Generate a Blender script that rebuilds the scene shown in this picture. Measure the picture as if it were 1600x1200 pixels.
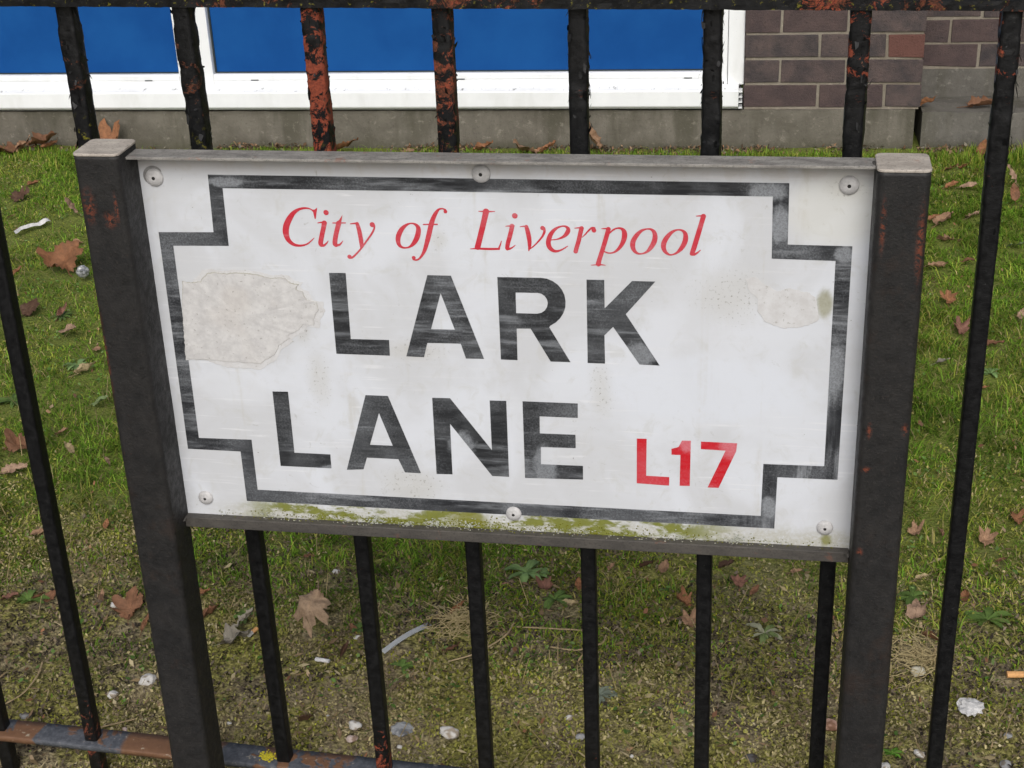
import bpy, bmesh, math, random
import numpy as np
from mathutils import Vector, Matrix, noise
from mathutils.geometry import tessellate_polygon, delaunay_2d_cdt

for o in list(bpy.data.objects):
    bpy.data.objects.remove(o, do_unlink=True)
scene = bpy.context.scene
COL = scene.collection
R = math.radians

# ------------------------------------------------------------------ camera
cam_data = bpy.data.cameras.new('camera')
cam_data.sensor_width = 36.0
cam_data.lens = 53.56
cam_data.clip_start = 0.05
cam_data.clip_end = 400.0
cam = bpy.data.objects.new('camera', cam_data)
COL.objects.link(cam)
CAM_RIGHT = Vector((0.9856, 0.1645, -0.0398))
CAM_FWD = Vector((-0.1652, 0.8841, -0.4372)).normalized()
CAM_RIGHT = (CAM_RIGHT - CAM_FWD * CAM_RIGHT.dot(CAM_FWD)).normalized()
CAM_UP = CAM_RIGHT.cross(CAM_FWD)
m = Matrix((CAM_RIGHT, CAM_UP, -CAM_FWD)).transposed().to_4x4()
m.translation = Vector((0.7656, -1.6715, 1.6305))
cam.matrix_world = m
scene.camera = cam

# ------------------------------------------------------------------ sky, sun, exposure (overcast)
SUN_ELEV, SUN_ROT = R(40), R(172)
world = bpy.data.worlds.new('World')
scene.world = world
world.use_nodes = True
wn = world.node_tree.nodes
wl = world.node_tree.links
bg = wn['Background']
sky = wn.new('ShaderNodeTexSky')
sky.sky_type = 'NISHITA'
sky.sun_disc = False
sky.sun_elevation = SUN_ELEV
sky.sun_rotation = SUN_ROT
sky.air_density = 1.0
sky.dust_density = 4.0
hs = wn.new('ShaderNodeHueSaturation')
hs.inputs['Saturation'].default_value = 0.42
wl.new(sky.outputs['Color'], hs.inputs['Color'])
wl.new(hs.outputs['Color'], bg.inputs['Color'])
bg.inputs['Strength'].default_value = 0.10
sun_data = bpy.data.lights.new('sun', 'SUN')
sun_data.energy = 1.5
sun_data.angle = R(40)
sun_data.color = (1.0, 0.985, 0.97)
sun = bpy.data.objects.new('sun', sun_data)
COL.objects.link(sun)
sun_dir = Vector((math.sin(SUN_ROT) * math.cos(SUN_ELEV), math.cos(SUN_ROT) * math.cos(SUN_ELEV), math.sin(SUN_ELEV)))
sun.rotation_euler = sun_dir.to_track_quat('Z', 'Y').to_euler()
sun.location = (0, -4, 6)
vs = scene.view_settings
vs.view_transform = 'Standard'
vs.look = 'None'
vs.exposure = 0.27
vs.gamma = 1.0
vs.use_curve_mapping = False

# ------------------------------------------------------------------ helpers: meshes and tags
rnd = random.Random(7)
rng = np.random.default_rng(11)

def tag(o, label=None, cat=None, group=None, kind=None):
    if label: o['label'] = label
    if cat: o['category'] = cat
    if group: o['group'] = group
    if kind: o['kind'] = kind
    return o

def link(name, me, mat=None, parent=None, smooth=False):
    if mat is not None:
        for mm in (mat if isinstance(mat, (list, tuple)) else [mat]):
            me.materials.append(mm)
    if smooth:
        me.polygons.foreach_set('use_smooth', np.ones(len(me.polygons), dtype=bool))
    o = bpy.data.objects.new(name, me)
    COL.objects.link(o)
    if parent is not None:
        o.parent = parent
    return o

def empty(name, loc=(0, 0, 0), rz=0.0):
    o = bpy.data.objects.new(name, None)
    o.empty_display_size = 0.05
    COL.objects.link(o)
    o.location = loc
    o.rotation_euler = (0, 0, rz)
    return o

def mesh_py(name, verts, faces):
    me = bpy.data.meshes.new(name)
    me.from_pydata([tuple(v) for v in verts], [], [tuple(f) for f in faces])
    me.update()
    return me

def mesh_np(name, V, F3=None, F4=None, col=None):
    """big mesh from numpy arrays of triangles and quads, optional per-vertex colour"""
    me = bpy.data.meshes.new(name)
    F3 = np.zeros((0, 3), np.int32) if F3 is None else F3
    F4 = np.zeros((0, 4), np.int32) if F4 is None else F4
    me.vertices.add(len(V))
    me.vertices.foreach_set('co', np.asarray(V, np.float32).ravel())
    loops = np.concatenate([F4.ravel(), F3.ravel()]).astype(np.int32)
    tot = np.concatenate([np.full(len(F4), 4), np.full(len(F3), 3)]).astype(np.int32)
    start = np.concatenate([[0], np.cumsum(tot)[:-1]]).astype(np.int32)
    me.loops.add(len(loops))
    me.loops.foreach_set('vertex_index', loops)
    me.polygons.add(len(tot))
    me.polygons.foreach_set('loop_start', start)
    me.update(calc_edges=True)
    if col is not None:
        a = me.color_attributes.new('tint', 'FLOAT_COLOR', 'POINT')
        c = np.ones((len(V), 4), np.float32)
        c[:, :col.shape[1]] = col
        a.data.foreach_set('color', c.ravel())
    return me

def add_tint(me, col):
    a = me.color_attributes.new('tint', 'FLOAT_COLOR', 'POINT')
    c = np.ones((len(me.vertices), 4), np.float32)
    col = np.asarray(col, np.float32)
    c[:, :col.shape[-1]] = col
    a.data.foreach_set('color', c.ravel())

def box_mesh(name, x0, x1, y0, y1, z0, z1, bevel=0.0, seg=2, wobble=0.0, seed=0):
    bm = bmesh.new()
    bmesh.ops.create_cube(bm, size=1.0)
    for v in bm.verts:
        v.co = Vector(((x0 + x1) / 2 + v.co.x * (x1 - x0), (y0 + y1) / 2 + v.co.y * (y1 - y0), (z0 + z1) / 2 + v.co.z * (z1 - z0)))
    if bevel > 0:
        bmesh.ops.bevel(bm, geom=list(bm.edges), offset=bevel, segments=seg, affect='EDGES', profile=0.6)
    if wobble > 0:
        for v in bm.verts:
            v.co += noise.noise_vector(v.co * 25 + Vector((seed * 3.1, seed, 0))) * wobble
    me = bpy.data.meshes.new(name)
    bm.to_mesh(me)
    bm.free()
    return me

def lathe(name, prof, n=20, mat_split=None):
    """prof: list of (r, h) ; axis along -Y (towards the viewer)"""
    V, F = [], []
    for r, h in prof:
        for k in range(n):
            a = 2 * math.pi * k / n
            V.append((r * math.cos(a), -h, r * math.sin(a)))
    for i in range(len(prof) - 1):
        for k in range(n):
            a, b = i * n + k, i * n + (k + 1) % n
            F.append((a, b, b + n, a + n))
    F.append(tuple(range(n)))
    return mesh_py(name, V, F)

def tube(points, radii, n=6):
    V, F = [], []
    pts = [Vector(p) for p in points]
    for i, p in enumerate(pts):
        t = (pts[min(i + 1, len(pts) - 1)] - pts[max(i - 1, 0)]).normalized()
        a = t.orthogonal().normalized()
        b = t.cross(a)
        for k in range(n):
            w = 2 * math.pi * k / n
            V.append(p + (a * math.cos(w) + b * math.sin(w)) * radii[i])
    for i in range(len(pts) - 1):
        for k in range(n):
            a0, b0 = i * n + k, i * n + (k + 1) % n
            F.append((a0, b0, b0 + n, a0 + n))
    F.append(tuple(reversed(range(n))))
    F.append(tuple(range((len(pts) - 1) * n, len(pts) * n)))
    return V, F

# vectorised value noise
def _hash(ix, iy, iz):
    h = (ix * 374761393 + iy * 668265263 + iz * 2147483647 + 1013904223) & 0xFFFFFFFF
    h = ((h ^ (h >> 13)) * 1274126177) & 0xFFFFFFFF
    return ((h ^ (h >> 16)) & 0xFFFF) / 65535.0

def vnoise(x, y, z=0.0):
    x, y = np.asarray(x, float), np.asarray(y, float)
    z = np.zeros_like(x) + z
    ix, iy, iz = (np.floor(a).astype(np.int64) for a in (x, y, z))
    fx, fy, fz = x - ix, y - iy, z - iz
    fx, fy, fz = (f * f * (3 - 2 * f) for f in (fx, fy, fz))
    out = 0
    for dx in (0, 1):
        for dy in (0, 1):
            for dz in (0, 1):
                w = (fx if dx else 1 - fx) * (fy if dy else 1 - fy) * (fz if dz else 1 - fz)
                out = out + w * _hash(ix + dx, iy + dy, iz + dz)
    return out * 2 - 1

def fbm(x, y, z=0.0, octaves=3):
    s, a = 0, 1.0
    for k in range(octaves):
        s = s + a * vnoise(x * 2 ** k, y * 2 ** k, np.asarray(z) * 2 ** k + 17.3 * k)
        a *= 0.5
    return s

def sstep(a, b, x):
    t = np.clip((x - a) / (b - a), 0, 1)
    return t * t * (3 - 2 * t)

# ------------------------------------------------------------------ helpers: node materials
class NT:
    def __init__(self, name):
        self.mat = bpy.data.materials.new(name)
        self.mat.use_nodes = True
        self.t = self.mat.node_tree
        self.n = self.t.nodes
        self.bsdf = self.n['Principled BSDF']
        self.tc = self.n.new('ShaderNodeTexCoord')
        self.obj = self.tc.outputs['Object']
    def put(self, sock, v):
        if isinstance(v, bpy.types.NodeSocket):
            self.t.links.new(v, sock)
        elif isinstance(v, (tuple, list)) and sock.type == 'RGBA':
            sock.default_value = (*v[:3], 1.0)
        else:
            sock.default_value = v
    def mapping(self, scale=(1, 1, 1), loc=(0, 0, 0), rot=(0, 0, 0), vec=None):
        k = self.n.new('ShaderNodeMapping')
        self.put(k.inputs['Vector'], vec or self.obj)
        k.inputs['Scale'].default_value = scale
        k.inputs['Location'].default_value = loc
        k.inputs['Rotation'].default_value = rot
        return k.outputs[0]
    def noise(self, scale, detail=4, rough=0.6, vec=None, dist=0.0):
        k = self.n.new('ShaderNodeTexNoise')
        self.put(k.inputs['Vector'], vec or self.obj)
        k.inputs['Scale'].default_value = scale
        k.inputs['Detail'].default_value = detail
        k.inputs['Roughness'].default_value = rough
        k.inputs['Distortion'].default_value = dist
        return k.outputs['Fac']
    def voronoi(self, scale, vec=None, feature='F1', out='Distance'):
        k = self.n.new('ShaderNodeTexVoronoi')
        k.feature = feature
        self.put(k.inputs['Vector'], vec or self.obj)
        k.inputs['Scale'].default_value = scale
        return k.outputs[out]
    def ramp(self, fac, a, b, lo=0.0, hi=1.0):
        k = self.n.new('ShaderNodeMapRange')
        k.interpolation_type = 'SMOOTHSTEP'
        self.put(k.inputs['Value'], fac)
        k.inputs['From Min'].default_value = a
        k.inputs['From Max'].default_value = b
        k.inputs['To Min'].default_value = lo
        k.inputs['To Max'].default_value = hi
        return k.outputs[0]
    def math(self, op, a, b=0.0, clamp=False):
        k = self.n.new('ShaderNodeMath')
        k.operation = op
        k.use_clamp = clamp
        self.put(k.inputs[0], a)
        self.put(k.inputs[1], b)
        return k.outputs[0]
    def mul(self, *a):
        r = a[0]
        for b in a[1:]: r = self.math('MULTIPLY', r, b)
        return r
    def mix(self, fac, a, b):
        k = self.n.new('ShaderNodeMix')
        k.data_type = 'RGBA'
        self.put(k.inputs['Factor'], fac)
        self.put(k.inputs['A'] if 0 else k.inputs[6], a)
        self.put(k.inputs[7], b)
        return k.outputs[2]
    def xyz(self, vec=None):
        k = self.n.new('ShaderNodeSeparateXYZ')
        self.put(k.inputs[0], vec or self.obj)
        return k.outputs[0], k.outputs[1], k.outputs[2]
    def attr(self, name='tint', out='Color'):
        k = self.n.new('ShaderNodeAttribute')
        k.attribute_name = name
        return k.outputs[out]
    def rand(self):
        k = self.n.new('ShaderNodeObjectInfo')
        return k.outputs['Random']
    def blob(self, cx, cz, rx, rz, soft=0.35, wob=None, amt=0.5):
        """soft ellipse mask in the x-z plane, edge broken by noise"""
        x, y, z = self.xyz()
        dx = self.math('DIVIDE', self.math('SUBTRACT', x, cx), rx)
        dz = self.math('DIVIDE', self.math('SUBTRACT', z, cz), rz)
        d = self.math('SQRT', self.math('ADD', self.mul(dx, dx), self.mul(dz, dz)))
        if wob is not None:
            d = self.math('ADD', d, self.mul(self.math('SUBTRACT', wob, 0.5), amt))
        return self.ramp(d, 1.0, 1.0 - soft)
    def bump(self, h, strength=0.3, dist=0.002):
        k = self.n.new('ShaderNodeBump')
        self.put(k.inputs['Height'], h)
        k.inputs['Strength'].default_value = strength
        k.inputs['Distance'].default_value = dist
        self.t.links.new(k.outputs[0], self.bsdf.inputs['Normal'])
    def done(self, col, rough=0.6, spec=0.5, metal=0.0):
        b = self.bsdf
        self.put(b.inputs['Base Color'], col)
        self.put(b.inputs['Roughness'], rough)
        self.put(b.inputs['Specular IOR Level'], spec)
        self.put(b.inputs['Metallic'], metal)
        return self.mat

def plain(name, col, rough=0.6, var=0.15, scale=40, bump=0.2, spec=0.4):
    t = NT(name)
    f = t.noise(scale, 5, 0.65)
    c = t.mix(t.ramp(f, 0.3, 0.7), tuple(c * (1 - var) for c in col), tuple(c * (1 + var) for c in col))
    if bump: t.bump(f, bump, 0.003)
    return t.done(c, rough, spec)

# ------------------------------------------------------------------ measured data (millimetres on the sign plate, metres on the lawn)
RED_GLYPHS = [
    ('C', [[(219.3, 1026.9, 1.19), (214.9, 1029.1, 1.53), (209.0, 1029.5, 2.21), (202.0, 1027.8, 2.89), (194.6, 1022.9, 4.68), (188.2, 1014.6, 6.54), (183.8, 1005.8, 7.05), (182.4, 997.9, 6.96), (183.8, 990.0, 5.68), (187.9, 984.4, 4.35), (193.7, 981.6, 3.1), (200.5, 981.4, 2.26), (206.7, 983.0, 1.72), (212.2, 986.7, 1.36), (217.5, 991.6, 0.51)]], [[(225.2, 1030.4), (221.9, 1016.1), (220.6, 1016.1), (219.5, 1024.7), (216.8, 1027.7), (221.5, 1027.9)]], []),
    ('i', [[(232.2, 1011.1, 5.78), (230.5, 1005.0, 5.27), (227.6, 995.3, 5.27), (225.0, 985.6, 5.33), (225.6, 983.0, 4.82)], [(224.1, 1011.1, 0.85), (229.3, 1011.8, 1.7), (234.0, 1012.2, 1.87)], [(225.5, 982.1, 3.27), (228.9, 982.2, 2.58), (232.2, 984.9, 1.72), (234.8, 988.1, 0.69)]], [], [(235.6, 1024.4, 6.63)]),
    ('t', [[(242.8, 1011.3, 1.19), (258.5, 1011.7, 1.19)], [(250.0, 1011.0, 5.61), (247.6, 1003.6, 5.27), (244.6, 994.0, 5.27), (242.9, 985.2, 5.33), (243.9, 982.6, 3.79)], [(244.3, 982.6, 3.23), (248.3, 983.5, 2.38), (251.0, 985.8, 1.36), (253.2, 988.5, 0.6)]], [[(255.9, 1022.0), (252.7, 1010.2), (245.7, 1010.7), (251.2, 1015.7)]], []),
    ('y', [[(264.7, 1010.7, 1.02), (269.8, 1011.3, 1.7), (273.7, 1011.6, 2.38)], [(273.0, 1010.9, 4.03), (274.6, 1003.3, 4.76), (275.6, 994.6, 4.93), (276.1, 985.9, 4.54), (275.3, 980.7, 2.21)], [(294.2, 1008.9, 1.85), (293.3, 1004.6, 1.85), (289.8, 998.4, 2.04), (283.2, 989.6, 1.87), (275.6, 979.8, 1.87), (269.0, 972.6, 1.89), (263.5, 967.6, 2.21), (260.4, 966.9, 2.58)]], [], [(291.6, 1010.2, 6.39), (259.7, 968.2, 5.44)]),
    ('o', [[(339.5, 1012.8, 1.49), (333.5, 1010.6, 2.82), (327.7, 1005.3, 4.71), (323.6, 998.3, 5.55), (321.9, 991.3, 5.21), (322.9, 985.3, 4.03), (326.4, 982.0, 2.52), (331.4, 981.5, 1.68), (336.6, 983.4, 2.52), (341.6, 988.3, 4.71), (345.3, 994.5, 5.64), (347.6, 1001.4, 5.65), (347.9, 1007.5, 4.7), (344.8, 1011.5, 2.82), (339.5, 1012.8, 1.49)]], [], []),
    ('f', [[(382.5, 1030.8, 1.64), (378.9, 1032.0, 1.49), (374.7, 1031.1, 2.13), (371.2, 1027.2, 3.65), (367.9, 1021.6, 4.59), (365.0, 1014.7, 5.31), (362.4, 1006.0, 5.48), (359.7, 996.5, 5.48), (357.0, 987.8, 4.87), (353.9, 979.0, 4.03), (350.6, 972.8, 2.86), (346.5, 967.9, 2.04), (342.5, 966.0, 1.7), (339.2, 966.8, 2.02)], [(354.7, 1011.7, 1.33), (371.5, 1012.2, 1.49)]], [], [(382.4, 1028.5, 4.65), (339.8, 968.9, 4.71)]),
    ('L', [[(431.4, 1029.4, 6.8), (429.9, 1023.6, 6.32), (426.0, 1009.1, 6.07), (421.4, 992.7, 6.14), (419.0, 984.4, 6.31)], [(422.5, 1029.6, 0.66), (428.2, 1029.5, 1.48), (431.9, 1029.6, 1.78), (436.3, 1029.5, 1.46), (441.9, 1029.8, 0.66)], [(409.7, 981.9, 0.5), (415.1, 982.4, 1.33), (422.6, 982.5, 2.13), (433.3, 982.4, 2.46), (442.4, 982.7, 2.3), (444.9, 982.9, 2.32)], [(444.5, 982.9, 1.83), (446.7, 988.1, 1.48), (448.2, 992.9, 0.66)]], [], []),
    ('i', [[(461.8, 1012.0, 5.09), (460.6, 1006.4, 4.76), (458.2, 997.8, 4.76), (455.8, 990.0, 4.59), (454.8, 984.0, 4.43)], [(454.1, 1011.6, 0.66), (459.2, 1012.0, 1.48), (464.1, 1012.3, 1.48)], [(454.7, 982.7, 2.95), (458.9, 983.7, 1.97), (462.2, 985.9, 1.15), (464.9, 988.1, 0.49)]], [], [(465.6, 1024.8, 6.8)]),
    ('v', [[(471.4, 1011.3, 0.66), (475.5, 1011.9, 1.3), (479.5, 1012.2, 1.78)], [(478.9, 1011.5, 4.05), (480.5, 1004.3, 4.86), (481.8, 995.8, 4.76), (481.9, 988.1, 3.73), (480.7, 981.2, 0.98)], [(499.7, 1009.8, 3.24), (500.2, 1005.6, 2.59), (497.4, 999.5, 2.11), (492.7, 993.5, 1.64), (487.7, 988.2, 1.3), (482.6, 983.8, 0.98)]], [], [(498.1, 1010.2, 5.35)]),
    ('e', [[(508.2, 995.5, 0.97), (515.5, 996.7, 1.46), (522.9, 1000.1, 3.04), (527.5, 1005.3, 4.86), (528.6, 1009.6, 4.0), (526.0, 1012.5, 2.4), (521.6, 1013.0, 1.44), (515.9, 1011.0, 2.4), (510.5, 1006.6, 3.89), (506.3, 999.7, 5.09), (504.5, 992.0, 5.19), (505.9, 986.0, 4.92), (509.9, 982.3, 3.73), (514.3, 981.5, 2.62), (520.0, 983.4, 1.62), (525.0, 986.5, 1.13), (527.5, 988.3, 0.65)]], [], []),
    ('r', [[(536.0, 1010.9, 0.57), (541.0, 1011.4, 1.42), (545.2, 1011.9, 1.7)], [(544.4, 1010.9, 4.83), (543.0, 1005.6, 4.69), (540.6, 995.1, 4.69), (538.3, 987.5, 4.69), (536.8, 981.8, 4.75)], [(545.0, 999.7, 0.57), (548.6, 1003.5, 1.4), (552.9, 1008.5, 1.85), (556.5, 1011.5, 2.13), (559.3, 1011.2, 2.84)]], [], [(558.9, 1008.6, 5.54)]),
    ('p', [[(567.8, 1010.8, 0.56), (572.0, 1011.1, 1.42), (576.3, 1011.4, 1.56)], [(575.9, 1010.4, 5.04), (574.8, 1005.6, 4.9), (571.1, 992.8, 4.83), (567.4, 980.6, 4.83), (564.4, 970.7, 4.97), (563.5, 966.5, 5.54)], [(554.7, 964.9, 0.43), (560.7, 965.4, 1.14), (564.3, 965.5, 1.44), (567.9, 965.6, 1.14), (572.1, 965.1, 0.43)], [(576.9, 1004.9, 0.98), (581.2, 1009.4, 1.7), (586.1, 1011.8, 1.68), (591.0, 1011.5, 2.66), (594.2, 1008.2, 4.69), (594.8, 1003.0, 5.74), (593.4, 996.3, 5.11), (590.1, 989.5, 3.98), (585.1, 983.7, 2.56), (580.1, 981.0, 1.56), (575.2, 980.8, 1.42), (570.2, 982.6, 1.42)]], [], []),
    ('o', [[(621.1, 1011.6, 1.54), (615.5, 1009.8, 2.8), (609.9, 1004.8, 4.34), (605.3, 997.3, 5.32), (604.2, 990.5, 5.32), (606.0, 984.6, 3.98), (609.8, 981.1, 2.52), (614.7, 980.7, 1.56), (620.4, 983.0, 2.52), (625.3, 988.4, 4.62), (628.8, 994.8, 5.46), (630.4, 1001.6, 5.32), (629.5, 1007.5, 4.2), (626.0, 1011.1, 2.52), (621.1, 1011.6, 1.54)]], [], []),
    ('o', [[(657.3, 1011.4, 1.52), (651.7, 1009.5, 2.76), (646.2, 1004.5, 4.34), (641.7, 997.4, 5.32), (640.1, 990.6, 5.32), (642.1, 984.3, 3.92), (646.3, 980.7, 2.24), (650.5, 980.4, 1.54), (656.1, 983.2, 2.52), (660.9, 988.5, 4.56), (664.4, 994.9, 5.38), (665.8, 1000.9, 5.38), (665.3, 1006.8, 4.28), (662.1, 1010.4, 2.49), (657.3, 1011.4, 1.52)]], [], []),
    ('l', [[(677.7, 1028.6, 0.69), (681.9, 1028.9, 1.38), (686.6, 1029.3, 1.22)], [(686.0, 1028.5, 5.25), (684.1, 1021.2, 5.03), (680.2, 1006.4, 5.24), (676.2, 991.5, 5.32), (673.7, 983.2, 4.97)], [(673.2, 982.1, 4.34), (676.3, 981.4, 2.62), (679.8, 983.7, 1.82), (683.2, 986.8, 0.7)]], [], []),
]
SANS_GLYPHS = [
    ('L', [(231.8, 946.4), (252.9, 947.0), (251.5, 858.3), (300.6, 858.7), (300.1, 837.2), (231.0, 837.3)], None),
    ('A', [(355.1, 946.8), (384.2, 946.8), (419.7, 837.3), (396.9, 836.8), (391.4, 856.9), (349.2, 856.4), (343.7, 836.8), (321.1, 837.0)], [(370.1, 923.4), (385.0, 875.5), (355.1, 875.3)]),
    ('R', [(441.2, 946.6), (492.7, 947.0), (493.8, 947.1), (501.3, 946.1), (508.3, 943.2), (514.3, 938.7), (518.9, 932.7), (522.0, 925.6), (523.2, 917.8), (522.7, 909.8), (520.2, 902.1), (516.1, 895.1), (510.4, 889.2), (503.7, 884.8), (502.3, 882.8), (527.3, 836.8), (502.8, 836.8), (479.3, 880.2), (462.2, 879.6), (461.6, 837.1), (440.8, 837.2)], [(462.7, 927.2), (487.3, 927.3), (489.1, 927.5), (494.0, 926.5), (498.0, 923.6), (500.7, 919.3), (501.5, 914.3), (500.4, 909.1), (497.5, 904.7), (493.2, 901.5), (488.2, 900.2), (486.4, 900.1), (462.3, 900.1)]),
    ('K', [(549.0, 946.2), (570.2, 946.4), (570.2, 909.7), (603.3, 946.0), (630.8, 946.0), (595.5, 902.9), (636.1, 836.5), (611.9, 836.8), (580.1, 885.8), (569.5, 874.3), (569.7, 836.6), (548.4, 836.6)], None),
    ('L', [(141.0, 780.7), (161.7, 781.2), (160.9, 692.5), (209.3, 692.3), (208.9, 671.6), (139.9, 671.7)], None),
    ('A', [(263.9, 780.7), (293.1, 780.7), (328.7, 670.6), (307.4, 670.8), (299.9, 689.9), (258.2, 690.1), (252.2, 672.5), (229.5, 670.5)], [(279.5, 755.9), (294.0, 709.3), (263.8, 709.2)]),
    ('N', [(350.4, 780.6), (373.4, 781.0), (423.6, 709.3), (424.0, 780.0), (445.1, 780.3), (444.2, 671.5), (422.3, 671.6), (371.3, 744.6), (370.2, 671.2), (349.2, 670.7)], None),
    ('E', [(465.7, 780.7), (535.0, 780.6), (534.6, 760.4), (486.6, 760.5), (486.1, 736.4), (531.2, 736.6), (531.1, 717.5), (486.9, 716.9), (486.1, 692.2), (539.8, 692.5), (539.5, 672.7), (464.9, 671.0)], None),
    ('L', [(608.1, 735.0), (620.3, 735.1), (619.6, 682.5), (648.6, 682.1), (648.4, 669.7), (607.7, 671.0)], None),
    ('1', [(664.1, 734.8), (674.9, 735.1), (674.3, 670.6), (661.7, 670.4), (662.3, 714.3), (651.2, 714.3), (651.1, 722.4), (659.8, 725.6)], None),
    ('7', [(687.4, 734.5), (731.7, 734.3), (730.7, 722.7), (710.2, 670.0), (696.5, 669.8), (717.8, 723.3), (687.5, 723.9)], None),
]
BORDER_OUTER = [(92.5, 1069.9), (781.8, 1069.9), (782.8, 996.1), (855.6, 995.6), (855.0, 689.4), (782.1, 689.1), (780.9, 614.8), (86.7, 615.5), (87.1, 690.5), (14.5, 691.0), (18.8, 994.9), (90.1, 996.2)]
BORDER_INNER = [(109.0, 1053.0), (763.9, 1053.7), (765.3, 978.3), (837.7, 977.2), (838.1, 707.6), (764.4, 706.9), (763.5, 632.3), (103.9, 633.6), (104.3, 708.8), (32.0, 708.1), (35.4, 977.4), (107.4, 978.8)]
RIVETS = [(24.4, 1065.4), (427.8, 1076.1), (847.9, 1068.7), (29.6, 617.6), (448.1, 617.4), (843.1, 620.2)]
STICKER_LEFT = [(40.5, 930.8), (51.5, 928.4), (63.7, 930.8), (74.5, 941.9), (85.3, 943.6), (98.3, 942.2), (111.7, 944.0), (127.3, 943.5), (142.8, 941.5), (155.5, 938.3), (175.0, 938.6), (181.5, 932.0), (191.8, 930.9), (187.1, 923.8), (196.5, 920.3), (200.6, 909.5), (212.7, 907.2), (213.6, 896.3), (207.4, 886.5), (205.6, 874.8), (192.0, 877.1), (185.9, 869.2), (170.5, 860.4), (172.8, 857.0), (157.0, 846.6), (150.2, 833.0), (138.0, 826.1), (129.9, 819.4), (115.2, 821.0), (88.2, 820.7), (57.3, 823.1), (30.0, 822.8), (31.4, 844.3), (33.6, 872.5), (36.2, 900.5)]
STICKER_RIGHT = [(735.9, 952.8), (747.9, 955.1), (756.4, 947.3), (773.3, 937.7), (787.8, 942.1), (810.1, 936.7), (817.7, 930.9), (821.2, 914.8), (822.7, 902.6), (811.9, 896.1), (798.2, 892.0), (784.3, 890.5), (771.2, 893.7), (758.8, 899.5), (751.0, 912.6), (751.5, 926.9), (740.1, 936.7)]
STICKER_MOSSY = [(816.5, 936.9), (828.0, 943.3), (835.9, 931.5), (833.9, 917.2), (826.2, 905.8), (822.2, 912.8), (818.8, 926.9)]
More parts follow.
